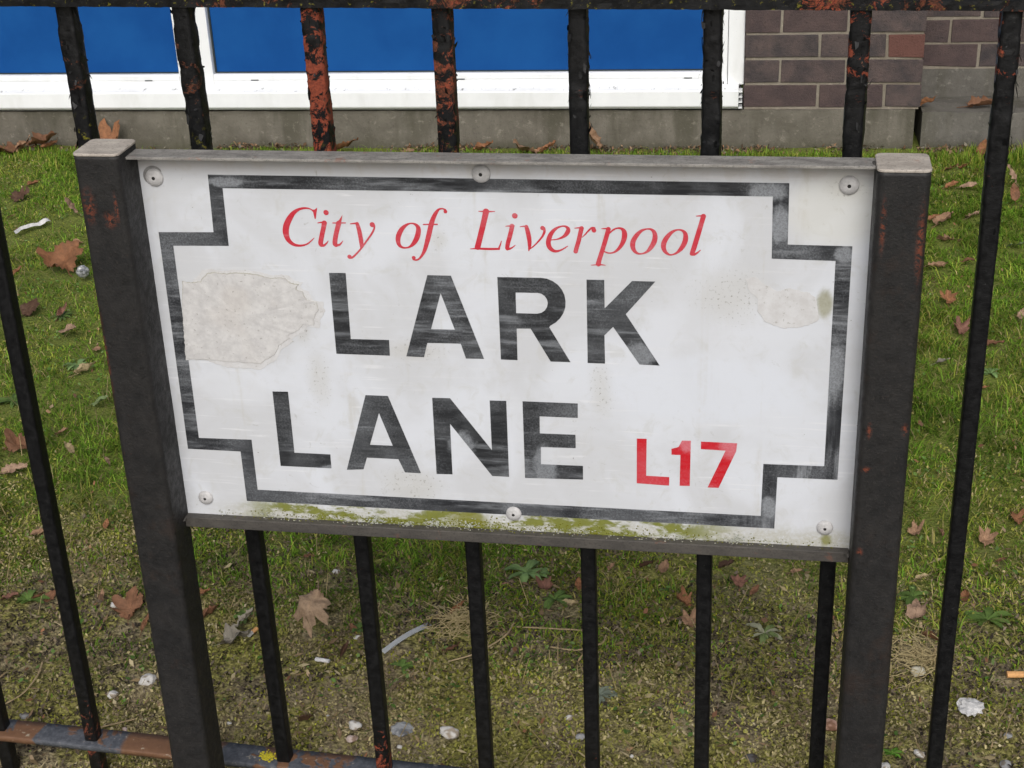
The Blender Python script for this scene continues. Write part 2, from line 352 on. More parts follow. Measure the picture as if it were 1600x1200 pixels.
LEAVES = [
    ('oval', -2.042, 3.452, 0.1578, 10, 'brown', 'broad flat brown leaf against the concrete plinth at the far left'),
    ('curl', -1.971, 3.495, 0.0866, 60, 'tan', 'tan curled leaf between two broad leaves at the foot of the plinth, far left'),
    ('curl', -1.885, 3.523, 0.1423, -10, 'brown', 'long brown leaf lying along the plinth left of the leftmost complete bar'),
    ('curl', -1.871, 3.434, 0.0752, 30, 'orange', 'small orange leaf with a dark hollow under the plinth, far left'),
    ('maple', -1.656, 3.498, 0.1495, 0, 'orange', 'arched brown leaf behind the flat cap of the left sign post'),
    ('oval', -0.756, 3.474, 0.1082, 5, 'orange', 'orange brown leaf at the plinth between the second and third bars above the sign'),
    ('oval', -0.524, 3.467, 0.0698, -20, 'tan', 'small tan leaf at the plinth just left of the rusty fourth bar'),
    ('curl', -0.252, 3.508, 0.0788, 0, 'orange', 'low brown leaf at the plinth just right of the fourth bar above the sign'),
    ('maple', -0.102, 3.498, 0.1197, 170, 'tan', 'arched pale tan leaf at the plinth above the middle of the sign'),
    ('curl', -0.033, 3.562, 0.0837, 20, 'orange', 'curled orange brown leaf at the plinth just left of the fifth bar above the sign'),
    ('oval', 0.127, 3.669, 0.1085, 80, 'tan', 'big tan leaf standing upright against the plinth right of the fifth bar'),
    ('curl', 0.08, 3.489, 0.0549, 40, 'brown', 'slim brown leaf standing beside the foot of the upright tan leaf'),
    ('oval', 1.458, 3.539, 0.0831, 80, 'orange', 'orange brown leaf at the footing beside the rightmost bar'),
    ('curl', 1.371, 3.959, 0.1088, 0, 'brown', 'dark brown leaf on the concrete ledge behind the right sign post'),
    ('curl', 1.276, 3.785, 0.0672, 0, 'orange', 'small orange leaf in the corner where the pier meets the concrete ledge'),
    ('curl', -1.756, 3.015, 0.0514, 40, 'orange', 'tiny orange leaf high on the lawn left of the left post cap'),
    ('maple', -1.732, 2.842, 0.0772, -15, 'dark', 'dark brown leaf high on the lawn at the far left'),
    ('oval', -1.482, 2.709, 0.0653, 100, 'pink', 'pale pinkish leaf standing on the lawn beside the top of the left post'),
    ('oval', -1.676, 2.68, 0.0308, 0, 'tan', 'tiny tan leaf at the far left just above the white paper strip'),
    ('oval', -1.604, 2.605, 0.0476, 20, 'tan', 'small tan leaf directly behind the white paper strip'),
    ('curl', -1.371, 2.508, 0.0583, -40, 'tan', 'tan leaf touching the left post just above the big orange maple leaf'),
    ('maple', -1.316, 2.288, 0.1317, 20, 'orange', 'big orange brown maple leaf on the lawn left of the left post'),
    ('curl', -1.433, 2.213, 0.0518, 80, 'orange', 'thin orange leaf right beside the far left bar'),
    ('maple', -1.258, 1.928, 0.0744, 0, 'dark', 'dark brown leaf with an orange tip below the big maple leaf'),
    ('curl', -1.159, 1.926, 0.0626, 75, 'red', 'folded reddish brown leaf left of the left post'),
    ('oval', -1.084, 1.805, 0.0714, -12, 'pink', 'pinkish tan flat leaf left of the left post, below the folded reddish leaf'),
    ('oval', -0.974, 1.731, 0.0313, 0, 'tan', 'small tan leaf tucked against the left post'),
    ('curl', -0.938, 1.584, 0.0674, 45, 'straw', 'withered pale brown leaf with a long stalk left of the left post'),
    ('oval', -0.813, 1.388, 0.0574, -10, 'green', 'pale green fallen leaf touching the left post'),
    ('oval', -0.841, 1.23, 0.0371, 10, 'tan', 'small pale orange leaf in the middle of the lawn strip beside the left post'),
    ('oval', -0.786, 1.145, 0.0362, 60, 'straw', 'upright straw coloured leaf left of the left post'),
    ('oval', -0.68, 1.104, 0.0266, 110, 'pink', 'small pinkish leaf standing close to the left post'),
    ('oval', -0.869, 1.048, 0.0627, 25, 'pink', 'broad pinkish leaf at the left edge of the photo'),
    ('maple', -0.916, 1.148, 0.0675, 0, 'brown', 'brown leaf in dark weeds at the left edge, just above the broad pinkish leaf'),
    ('oval', -0.709, 0.819, 0.0389, 10, 'tan', 'tan leaf left of the lower part of the far left bar'),
    ('oval', -0.577, 0.86, 0.0248, 80, 'orange', 'tiny orange leaf between the far left bar and the left post'),
    ('oval', -0.662, 0.589, 0.0445, 0, 'red', 'reddish brown leaf at the left edge above the bare mossy soil'),
    ('oval', -0.584, 0.61, 0.039, 70, 'brown', 'grey brown leaf right beside the lower far left bar'),
    ('oval', -0.606, 0.599, 0.0338, 0, 'brown', 'small brown leaf just left of the grey brown leaf by the far left bar'),
    ('oval', -0.484, 0.617, 0.0283, 80, 'tan', 'small tan leaf between the far left bar and the left post, above the moss'),
    ('maple', -0.401, 0.561, 0.0704, 10, 'brown', 'brown torn leaf beside a pale pebble, left of the foot of the left post'),
    ('curl', -0.359, 0.53, 0.0422, 80, 'brown', 'narrow brown leaf leaning on the left post near the ground'),
    ('curl', -0.279, 0.634, 0.0327, 10, 'orange', 'orange brown leaf right of the left post, under the sign'),
    ('curl', -0.247, 0.573, 0.0446, 60, 'brown', 'dull brown leaf right of the left post, above the grey crumpled leaf'),
    ('crumple', -0.179, 0.493, 0.0625, 10, 'grey', 'crumpled grey dry leaf between the left post and the first bar under the sign'),
    ('curl', -0.169, 0.549, 0.0536, 30, 'grey', 'long grey leaf stem curled beside the crumpled grey leaf'),
    ('maple', -0.034, 0.555, 0.0891, -90, 'taupe', 'big curled taupe plane tree leaf between the first and second bars under the sign'),
    ('oval', 0.035, 0.551, 0.0287, 110, 'brown', 'small brown leaf touching the second bar under the sign'),
    ('curl', 0.04, 0.474, 0.0351, 70, 'dark', 'dark brown leaf right of the cigarette end between the first and second bars'),
    ('oval', -0.116, 0.778, 0.0283, 0, 'brown', 'flat brown leaf high in the gap between first and second bars under the sign'),
    ('curl', 0.021, 0.296, 0.0379, -25, 'dark', 'dark withered leaf on the soil left of the two white stones'),
    ('curl', 0.213, 0.634, 0.041, 40, 'orange', 'rusty orange leaf in the dry straw left of the third bar under the sign'),
    ('curl', 0.229, 0.511, 0.0419, 5, 'red', 'thin reddish leaf under the dry straw left of the third bar'),
    ('oval', 0.286, 0.733, 0.0172, 0, 'tan', 'tiny tan leaf right of the third bar under the sign'),
    ('maple', 0.363, 0.732, 0.0343, 10, 'red', 'reddish leaf in the middle of the gap between third and fourth bars'),
    ('oval', 0.425, 0.75, 0.0295, 90, 'orange', 'round orange leaf touching the left side of the fourth bar under the sign'),
    ('curl', 0.422, 0.677, 0.0483, -20, 'straw', 'straw coloured leaf strip left of the fourth bar under the sign'),
    ('oval', 0.482, 0.812, 0.0224, 70, 'tan', 'small tan leaf right of the fourth bar, just under the sign'),
    ('oval', 0.583, 0.818, 0.0349, 80, 'tan', 'tan leaf high in the gap between fourth and fifth bars under the sign'),
    ('curl', 0.551, 0.813, 0.0373, 0, 'dark', 'dark curled leaf left of the tan leaf between fourth and fifth bars'),
    ('maple', 0.629, 0.713, 0.0411, 80, 'orange', 'orange brown leaf left of the fifth bar under the sign'),
    ('maple', 0.641, 0.655, 0.0357, 10, 'tan', 'tan orange leaf below the orange brown leaf beside the fifth bar'),
    ('oval', 0.701, 0.84, 0.0375, 0, 'dark', 'dark brown leaf tucked under the bottom bar of the sign at the fifth bar'),
    ('maple', 0.725, 0.788, 0.0321, 0, 'red', 'dull reddish leaf right of the fifth bar under the sign'),
    ('oval', 0.833, 0.833, 0.025, 0, 'tan', 'tan leaf left of the sixth bar, just under the sign'),
    ('oval', 0.757, 0.767, 0.027, 50, 'brown', 'muted brown leaf between the fifth and sixth bars under the sign'),
    ('oval', 1.339, 3.336, 0.0533, 5, 'brown', 'brown leaf close behind the cap of the right post'),
    ('oval', 1.383, 3.352, 0.0401, 20, 'orange', 'orange leaf next to the brown leaf behind the right post cap'),
    ('oval', 1.324, 3.125, 0.0513, 10, 'orange', 'orange leaf in front of the pair behind the right post cap'),
    ('oval', 1.377, 3.127, 0.0642, 0, 'pink', 'pinkish leaf close left of the rightmost bar, near its top'),
    ('oval', 1.505, 3.165, 0.0735, 70, 'pink', 'upright pinkish orange leaf right of the rightmost bar near its top'),
    ('oval', 1.494, 2.991, 0.0586, 10, 'brown', 'flat brown leaf right of the rightmost bar, below the upright pinkish leaf'),
    ('oval', 1.245, 2.826, 0.0403, 0, 'orange', 'small orange leaf touching the right post, upper lawn'),
    ('oval', 1.271, 2.799, 0.0803, 25, 'tan', 'long tan leaf right of the right post, upper lawn'),
    ('oval', 1.359, 2.849, 0.0609, 50, 'pink', 'pink brown leaf touching the left side of the rightmost bar'),
    ('curl', 1.264, 2.656, 0.0624, -35, 'tan', 'pale curled leaf below the long tan leaf beside the right post'),
    ('oval', 1.222, 2.459, 0.0674, -5, 'tan', 'tan leaf half hidden behind the right post'),
    ('oval', 1.313, 2.475, 0.0489, 0, 'brown', 'brown leaf touching the rightmost bar, level with the tan leaf by the post'),
    ('oval', 1.457, 2.605, 0.0582, -25, 'green', 'pale green leaf at the right edge of the photo'),
    ('maple', 1.231, 2.203, 0.0496, 15, 'orange', 'orange brown leaf in the gap between right post and rightmost bar, mid lawn'),
    ('maple', 1.245, 2.006, 0.0543, 20, 'red', 'reddish brown leaf touching the left edge of the rightmost bar, mid lawn'),
    ('oval', 1.322, 1.932, 0.0502, -5, 'brown', 'flat brown leaf right of the rightmost bar, mid lawn'),
    ('oval', 1.405, 2.104, 0.0418, 90, 'pink', 'pinkish leaf cut by the right edge of the photo'),
    ('oval', 1.186, 1.819, 0.039, 0, 'grey', 'grey withered leaf between right post and rightmost bar'),
    ('oval', 1.273, 1.693, 0.0253, 0, 'orange', 'thin orange leaf right of the rightmost bar, lower lawn'),
    ('maple', 1.269, 1.076, 0.0379, 20, 'orange', 'orange brown leaf on the grass at the right edge of the photo'),
    ('maple', 1.066, 1.011, 0.0396, 0, 'tan', 'tan leaf right of the right post, lower lawn'),
    ('curl', 1.115, 1.007, 0.0317, 100, 'tan', 'slim tan leaf left of the rightmost bar, lower lawn'),
    ('maple', 1.198, 0.991, 0.0422, 0, 'tan', 'tan leaf with a pale stalk right of the rightmost bar'),
    ('oval', 1.223, 0.923, 0.0259, 0, 'brown', 'small brown leaf right of the tan stalked leaf'),
    ('oval', 1.142, 0.793, 0.0324, 70, 'orange', 'orange tan leaf right beside the lower rightmost bar'),
    ('oval', 1.158, 0.74, 0.0222, 0, 'red', 'little red brown leaf right of the rightmost bar, above the soil'),
    ('maple', 1.048, 0.72, 0.0487, -20, 'pink', 'pinkish torn leaf right of the right post, above the straw'),
    ('curl', 1.069, 0.65, 0.0478, -30, 'brown', 'brown curled leaf left of the rightmost bar, beside the straw'),
    ('curl', 1.069, 0.831, 0.0401, 10, 'straw', 'thin pale leaf strip between right post and rightmost bar'),
]
STONES = [
    (-0.446, 0.591, 0.0217, 'white', 'round cream pebble left of the left post beside a brown leaf'),
    (-0.297, 0.387, 0.0214, 'white', 'oval white pebble at the foot of the left post, upper of a pair'),
    (-0.291, 0.367, 0.0331, 'white', 'flat white stone at the foot of the left post, lower of a pair'),
    (-0.34, 0.326, 0.0212, 'white', 'white stone right of the lower far left bar'),
    (-0.474, 0.263, 0.0236, 'grey', 'flat grey stone just behind the bottom rail at the left'),
    (-0.282, 0.239, 0.0137, 'pink', 'pinkish pebble behind the bottom rail right of the far left bar'),
    (-0.051, 0.74, 0.0178, 'white', 'crumpled white pebble high in the gap between first and second bars under the sign'),
    (-0.108, 0.272, 0.0101, 'white', 'tiny white chip right of the left post at the bottom'),
    (0.049, 0.525, 0.0142, 'white', 'white chip touching the second bar under the sign'),
    (0.104, 0.294, 0.0265, 'white', 'white stone left of the second bar, upper of two'),
    (0.108, 0.261, 0.0219, 'pink', 'pinkish white stone left of the second bar, lower of two'),
    (0.268, 0.289, 0.037, 'white', 'big white stone left of the third bar at the bottom'),
    (0.191, 0.254, 0.0119, 'white', 'small cream pebble right of the rusty foot of the second bar'),
    (0.054, 0.308, 0.0078, 'white', 'tiny bright chip between first and second bars at the bottom'),
    (0.484, 0.31, 0.0195, 'grey', 'grey stone touching the fourth bar at the bottom'),
    (0.458, 0.355, 0.0154, 'white', 'narrow white chip left of the fourth bar at the bottom'),
    (0.572, 0.268, 0.0085, 'white', 'tiny white chip right of the fourth bar at the bottom edge'),
    (1.04, 0.548, 0.0279, 'cream', 'cream stone with a pointed top left of the rightmost bar'),
    (1.028, 0.339, 0.0196, 'white', 'white stone touching the foot of the rightmost bar'),
    (0.971, 0.295, 0.0193, 'white', 'white stone at the bottom edge beside the right post'),
    (1.16, 0.328, 0.0197, 'grey', 'grey stone on the dark soil at the bottom right'),
    (1.171, 0.395, 0.0156, 'grey', 'small grey stone on moss at the bottom right'),
    (0.886, 0.389, 0.0331, 'brick', 'rounded pinkish brick lump between the sixth bar and right post'),
    (0.763, 0.294, 0.0235, 'dark', 'dark stone between the fifth and sixth bars at the bottom'),
]

# ------------------------------------------------------------------ materials
def mat_soil():
    t = NT('soil')
    big = t.noise(1.6, 5, 0.6)
    mid = t.noise(9, 5, 0.65)
    fine = t.noise(90, 5, 0.7)
    crumb = t.voronoi(160)
    x, y, z = t.xyz()
    dark = t.mix(t.ramp(fine, 0.35, 0.65), (0.040, 0.031, 0.021), (0.22, 0.18, 0.12))
    olive = t.mix(t.ramp(fine, 0.35, 0.65), (0.055, 0.052, 0.016), (0.36, 0.33, 0.11))
    green = t.mix(fine, (0.06, 0.085, 0.016), (0.22, 0.25, 0.055))
    tan = t.mix(t.ramp(fine, 0.3, 0.7), (0.12, 0.095, 0.058), (0.40, 0.335, 0.20))
    c = t.mix(t.ramp(mid, 0.36, 0.50), dark, tan)
    c = t.mix(t.ramp(t.noise(6, 5, 0.6), 0.42, 0.54), c, olive)
    lawn = t.math('MULTIPLY', t.ramp(y, 0.55, 1.1), t.ramp(big, 0.2, 0.5, 0.6, 1.0))
    c = t.mix(lawn, c, green)
    t.bump(t.math('ADD', fine, t.mul(crumb, 0.6)), 0.9, 0.006)
    return t.done(c, 0.95, 0.15)

def mat_tinted(name, rough=0.6, spec=0.3, transl=0.0):
    t = NT(name)
    c = t.attr('tint')
    if transl:
        t.bsdf.inputs['Transmission Weight'].default_value = 0.0
        tr = t.n.new('ShaderNodeBsdfTranslucent')
        t.put(tr.inputs['Color'], c)
        mx = t.n.new('ShaderNodeMixShader')
        mx.inputs[0].default_value = transl
        t.done(c, rough, spec)
        out = t.n['Material Output']
        t.t.links.new(t.bsdf.outputs[0], mx.inputs[1])
        t.t.links.new(tr.outputs[0], mx.inputs[2])
        t.t.links.new(mx.outputs[0], out.inputs['Surface'])
        return t.mat
    return t.done(c, rough, spec)

def mat_plate():
    t = NT('enamelled_sign_white')
    x, y, z = t.xyz()
    big = t.noise(7, 4, 0.55, dist=0.6)
    streak = t.noise(1, 5, 0.7, vec=t.mapping((7, 1, 150), rot=(0, R(6), 0)))
    fine = t.noise(220, 4, 0.7)
    med = t.noise(38, 5, 0.65, dist=0.8)
    c = t.mix(t.ramp(big, 0.38, 0.62), (0.545, 0.555, 0.575), (0.62, 0.64, 0.68))
    c = t.mix(t.ramp(streak, 0.52, 0.72, 0, 0.35), c, (0.67, 0.675, 0.69))
    c = t.mix(t.ramp(med, 0.50, 0.72, 0, 0.45), c, (0.485, 0.485, 0.465))
    scr = t.noise(1, 3, 0.5, vec=t.mapping((9, 1, 210), rot=(0, R(-13), 0)))
    c = t.mix(t.mul(t.ramp(scr, 0.58, 0.66), t.ramp(t.noise(5, 4, 0.6, dist=0.8), 0.47, 0.58), 0.5), c, (0.72, 0.725, 0.745))
    grime = t.noise(55, 6, 0.75, dist=1.2)
    c = t.mix(t.mul(t.ramp(grime, 0.60, 0.72), t.ramp(t.noise(8, 2, 0.5), 0.46, 0.60), 0.60), c, (0.27, 0.26, 0.22))
    # cleaner bluish white area lower right and small wiped rectangle lower left
    c = t.mix(t.mul(t.blob(0.690, 0.806, 0.155, 0.050, 0.35, t.noise(16, 5, 0.6), 1.5), 0.75), c, (0.625, 0.65, 0.70))
    c = t.mix(t.mul(t.blob(0.70, 0.905, 0.10, 0.075, 0.6, med, 0.6), 0.5), c, (0.62, 0.635, 0.67))
    c = t.mix(t.mul(t.blob(0.092, 0.785, 0.058, 0.034, 0.3, t.noise(16, 5, 0.6), 1.2), 0.55), c, (0.64, 0.66, 0.695))
    # upper right corner slightly yellowed
    c = t.mix(t.mul(t.blob(0.835, 1.04, 0.07, 0.06, 0.5, med, 0.4), 0.6), c, (0.60, 0.60, 0.56))
    # brown film below the top bar
    film = t.mul(t.ramp(t.math('ADD', z, t.mul(big, 0.012)), 1.072, 1.090), t.ramp(med, 0.25, 0.7, 0.2, 0.6))
    c = t.mix(film, c, (0.50, 0.45, 0.40))
    # speckled dirt around fixed spots
    spk = t.ramp(t.noise(260, 4, 0.65), 0.58, 0.66)
    spots = t.blob(0.315, 0.652, 0.055, 0.035, 0.7, med, 0.8)
    for cx, cz, rx, rz in ((0.372, 0.992, 0.015, 0.018), (0.205, 0.80, 0.02, 0.05), (0.33, 0.845, 0.06, 0.02), (0.565, 0.80, 0.02, 0.05), (0.72, 0.93, 0.06, 0.05), (0.19, 0.87, 0.015, 0.03), (0.845, 1.065, 0.03, 0.02)):
        spots = t.math('MAXIMUM', spots, t.blob(cx, cz, rx, rz, 0.8, med, 0.9))
    c = t.mix(t.mul(spk, spots, 0.8), c, (0.10, 0.09, 0.075))
    c = t.mix(t.mul(spots, 0.32), c, (0.44, 0.42, 0.36))
    # rare dark specks all over
    c = t.mix(t.mul(t.ramp(t.noise(130, 2, 0.5), 0.745, 0.78), 0.7), c, (0.16, 0.15, 0.14))
    # vertical drip stains
    drip = t.noise(1, 4, 0.6, vec=t.mapping((34, 1, 2.2)))
    c = t.mix(t.mul(t.ramp(drip, 0.58, 0.75), t.ramp(med, 0.36, 0.56), 0.48), c, (0.45, 0.425, 0.36))
    # green algae and dirt along the bottom edge
    alg_n = t.noise(26, 5, 0.7, dist=0.5)
    zz = t.math('ADD', z, t.mul(t.math('SUBTRACT', alg_n, 0.5), 0.05))
    dirt = t.mul(t.ramp(zz, 0.625, 0.600), t.ramp(fine, 0.3, 0.6, 0.1, 0.6))
    c = t.mix(t.mul(dirt, t.ramp(x, 0.03, 0.1, 0.2, 1.0)), c, (0.36, 0.34, 0.24))
    alg = t.mul(t.ramp(zz, 0.625, 0.610), t.ramp(x, 0.06, 0.14), t.ramp(x, 0.76, 0.66), t.ramp(t.noise(1, 5, 0.65, vec=t.mapping((17, 17, 40))), 0.44, 0.53))
    c = t.mix(t.mul(alg, 0.95), c, t.mix(t.noise(90, 5, 0.75), (0.085, 0.10, 0.006), (0.24, 0.25, 0.035)))
    c = t.mix(t.mul(t.blob(0.8285, 0.922, 0.012, 0.023, 0.6, alg_n, 1.1), 0.85), c, t.mix(t.noise(150, 4, 0.7), (0.16, 0.155, 0.06), (0.46, 0.45, 0.36)))
    ar = t.math('MAXIMUM', t.blob(0.389, 0.604, 0.032, 0.022, 0.6, alg_n, 0.9), t.mul(t.blob(0.8455, 0.602, 0.010, 0.013, 0.7, alg_n, 0.9), 0.9))
    c = t.mix(t.mul(ar, 0.9), c, (0.19, 0.19, 0.03))
    t.bump(t.math('ADD', streak, t.mul(med, 0.6)), 0.06, 0.001)
    return t.done(c, t.ramp(med, 0.3, 0.7, 0.32, 0.5), 0.45)

def mat_print(name, dark, pale, amount=1.0, lo=0.50, hi=0.72, fade=()):
    """paint worn by wiping: streaks in changing directions let the pale film show"""
    t = NT(name)
    h = t.noise(1, 5, 0.7, vec=t.mapping((9, 1, 170), rot=(0, R(5), 0)))
    v = t.noise(1, 5, 0.7, vec=t.mapping((170, 1, 8)))
    area = t.noise(11, 3, 0.5, dist=0.6)
    area2 = t.noise(6, 2, 0.5)
    gran = t.noise(420, 4, 0.75)
    x, y, z = t.xyz()
    right = t.ramp(x, 0.70, 0.80)
    low = t.mul(right, t.ramp(z, 0.90, 0.80))
    h2 = t.noise(1, 5, 0.7, vec=t.mapping((10, 1, 150), rot=(0, R(-38), 0)))
    s = t.mix(low, t.mix(t.ramp(t.noise(13, 2, 0.5), 0.47, 0.53), h, h2), v)
    bh = t.noise(1, 6, 0.66, vec=t.mapping((10, 1, 70), rot=(0, R(7), 0)))
    bv = t.noise(1, 6, 0.66, vec=t.mapping((60, 1, 12)))
    blot = t.mix(low, bh, bv)
    patch = t.ramp(t.math('ADD', t.mul(blot, 0.65), t.mul(area2, 0.35)), lo, lo + 0.11)
    f = t.ramp(s, 0.42, 0.60)
    chalk = t.mul(t.ramp(t.noise(9, 4, 0.55), 0.42, 0.62), t.ramp(gran, 0.25, 0.65, 0.45, 1.0))
    g = t.ramp(t.math('ADD', t.mul(gran, 0.6), t.mul(area, 0.45)), 0.50, 0.70)
    fac = t.math('ADD', t.mul(patch, t.math('ADD', t.mul(f, 0.34), 0.20)), t.math('ADD', t.math('ADD', t.mul(f, 0.06), t.mul(chalk, 0.26)), t.mul(g, 0.30)), clamp=True)
    faded = None
    for cx, cz, rx, rz in fade:
        b = t.blob(cx, cz, rx, rz, 0.5, gran if False else t.noise(60, 5, 0.7), 1.3)
        faded = b if faded is None else t.math('MAXIMUM', faded, b)
    if faded is not None:
        fac = t.math('MAXIMUM', fac, t.mul(faded, t.ramp(gran, 0.25, 0.7, 0.45, 1.0)))
    fac = t.math('MULTIPLY', fac, amount, clamp=True)
    c = t.mix(fac, dark, pale)
    return t.done(c, t.ramp(f, 0, 1, 0.35, 0.6), 0.4)

def mat_sticker():
    t = NT('torn_sticker_paper')
    n = t.noise(60, 5, 0.7)
    f = t.noise(260, 3, 0.6)
    c = t.mix(t.ramp(n, 0.3, 0.7), (0.47, 0.46, 0.455), (0.585, 0.575, 0.565))
    c = t.mix(t.ramp(t.noise(14, 3, 0.5), 0.55, 0.75, 0, 0.3), c, (0.50, 0.455, 0.41))
    c = t.mix(t.mul(t.ramp(f, 0.64, 0.72), 0.6), c, (0.22, 0.21, 0.18))
    e = t.attr('tint', 'Color')
    ex, ey, ez = t.xyz(e)
    c = t.mix(t.mul(ex, t.ramp(n, 0.3, 0.6, 0.3, 1.0)), c, (0.27, 0.26, 0.19))
    t.bump(t.math('ADD', n, t.mul(f, 0.5)), 0.45, 0.001)
    return t.done(c, 0.9, 0.2)

def mat_post():
    t = NT('worn_dark_post_paint')
    n = t.noise(30, 6, 0.7)
    f = t.noise(300, 4, 0.7)
    w = t.noise(170, 5, 0.75, dist=0.4)
    c = t.mix(t.ramp(n, 0.3, 0.7), (0.0115, 0.0112, 0.0112), (0.021, 0.0195, 0.0185))
    c = t.mix(t.mul(t.ramp(t.noise(140, 6, 0.8), 0.52, 0.66), 0.7), c, (0.006, 0.0055, 0.005))
    c = t.mix(t.mul(t.ramp(f, 0.58, 0.70), 0.5), c, (0.052, 0.044, 0.038))
    c = t.mix(t.mul(t.ramp(t.noise(9, 5, 0.7), 0.56, 0.68), 0.5), c, (0.030, 0.019, 0.014))
    m = None
    for cx, cz, rx, rz in ((-0.040, 1.046, 0.013, 0.034), (-0.016, 1.029, 0.013, 0.016), (-0.006, 1.043, 0.004, 0.03), (0.8840, 1.040, 0.005, 0.048), (0.925, 1.02, 0.007, 0.07), (0.885, 0.787, 0.005, 0.016), (0.884, 0.735, 0.010, 0.006), (0.8835, 0.62, 0.006, 0.010), (0.925, 0.79, 0.006, 0.012), (-0.052, 0.85, 0.006, 0.10)):
        b = t.blob(cx, cz, rx, rz, 0.9, w, 2.2)
        m = b if m is None else t.math('MAXIMUM', m, b)
    c = t.mix(t.mul(m, t.ramp(w, 0.46, 0.56), 0.85), c, t.mix(f, (0.13, 0.028, 0.014), (0.25, 0.065, 0.028)))
    c = t.mix(t.mul(t.ramp(w, 0.69, 0.74), 0.7), c, (0.17, 0.045, 0.02))
    c = t.mix(t.mul(t.ramp(t.noise(520, 3, 0.8), 0.56, 0.68), 0.4), c, (0.036, 0.034, 0.032))
    t.bump(t.math('ADD', t.mul(n, 0.3), t.mul(f, 0.8)), 0.6, 0.0014)
    return t.done(c, t.ramp(t.noise(90, 5, 0.7), 0.3, 0.7, 0.40, 0.70), 0.32)

def mat_bare_metal(name, a, b, rust=0.5):
    t = NT(name)
    n = t.noise(70, 6, 0.75, vec=t.mapping((0.35, 1, 1)))
    f = t.noise(330, 4, 0.75)
    c = t.mix(t.ramp(n, 0.32, 0.68), a, b)
    c = t.mix(t.mul(t.ramp(f, 0.50, 0.68), 0.6), c, tuple(k * 0.35 for k in a))
    c = t.mix(t.mul(t.ramp(t.noise(45, 5, 0.7), 0.60, 0.70), rust), c, (0.24, 0.075, 0.035))
    t.bump(f, 0.4, 0.001)
    return t.done(c, 0.6, 0.5)

def mat_rail():
    """thick black paint; tint.r = share of paint flaked off, tint.g = share of that still showing red primer"""
    t = NT('flaking_black_railing_paint')
    fl, pr, ye = t.xyz(t.attr('tint'))
    n = t.noise(34, 8, 0.80, dist=0.7)
    n2 = t.noise(85, 6, 0.75)
    f = t.noise(320, 4, 0.75)
    black = t.mix(t.ramp(n2, 0.35, 0.75), (0.003, 0.003, 0.0034), (0.008, 0.008, 0.0085))
    black = t.mix(t.mul(t.ramp(f, 0.66, 0.72), 0.5), black, (0.12, 0.12, 0.11))
    bare = t.math('GREATER_THAN', t.math('ADD', n, t.mul(fl, 0.42)), 0.70)
    rust = t.mix(t.ramp(f, 0.35, 0.65), (0.035, 0.016, 0.010), (0.13, 0.042, 0.022))
    prim = t.mix(t.ramp(f, 0.3, 0.7), (0.12, 0.028, 0.017), (0.27, 0.062, 0.030))
    under = t.mix(t.ramp(t.math('ADD', n2, t.math('SUBTRACT', t.mul(pr, 0.40), 0.25)), 0.46, 0.54), rust, prim)
    c = t.mix(bare, black, under)
    edge = t.mul(t.ramp(t.math('ABSOLUTE', t.math('SUBTRACT', t.math('ADD', n, t.mul(fl, 0.42)), 0.70)), 0.012, 0.0), t.ramp(n2, 0.56, 0.66))
    c = t.mix(t.mul(edge, 0.55), c, (0.42, 0.36, 0.25))
    lich = t.mul(t.ramp(t.noise(140, 4, 0.7), 0.60, 0.66), ye)
    c = t.mix(lich, c, (0.42, 0.38, 0.03))
    t.bump(t.math('ADD', t.mul(bare, -0.7), t.math('ADD', t.mul(n2, 0.35), t.mul(f, 0.3))), 0.7, 0.0018)
    return t.done(c, t.mix(bare, t.mix(t.ramp(n2, .3, .7), (0.36,) * 3, (0.62,) * 3), (0.9,) * 3), 0.26)

def mat_lower_rail():
    t = NT('worn_bottom_rail_paint')
    n = t.noise(11, 4, 0.6, dist=0.4)
    f = t.noise(120, 5, 0.7)
    c = t.mix(t.ramp(f, 0.3, 0.7), (0.045, 0.05, 0.06), (0.095, 0.10, 0.115))
    rust = t.mix(f, (0.085, 0.042, 0.022), (0.20, 0.10, 0.052))
    m = t.ramp(n, 0.52, 0.56)
    for cx, rx in ((-0.43, 0.08), (-0.118, 0.025), (0.10, 0.05)):
        x, y, z = t.xyz()
        d = t.math('ABSOLUTE', t.math('SUBTRACT', x, cx))
        m = t.math('MAXIMUM', m, t.ramp(t.math('ADD', d, t.mul(t.math('SUBTRACT', n, .5), 0.05)), rx, rx * 0.8))
    c = t.mix(m, c, rust)
    c = t.mix(t.mul(t.ramp(t.noise(60, 4, 0.7), 0.62, 0.68), 0.7), c, (0.38, 0.33, 0.25))
    t.bump(t.math('ADD', f, m), 0.5, 0.002)
    return t.done(c, 0.65, 0.4)

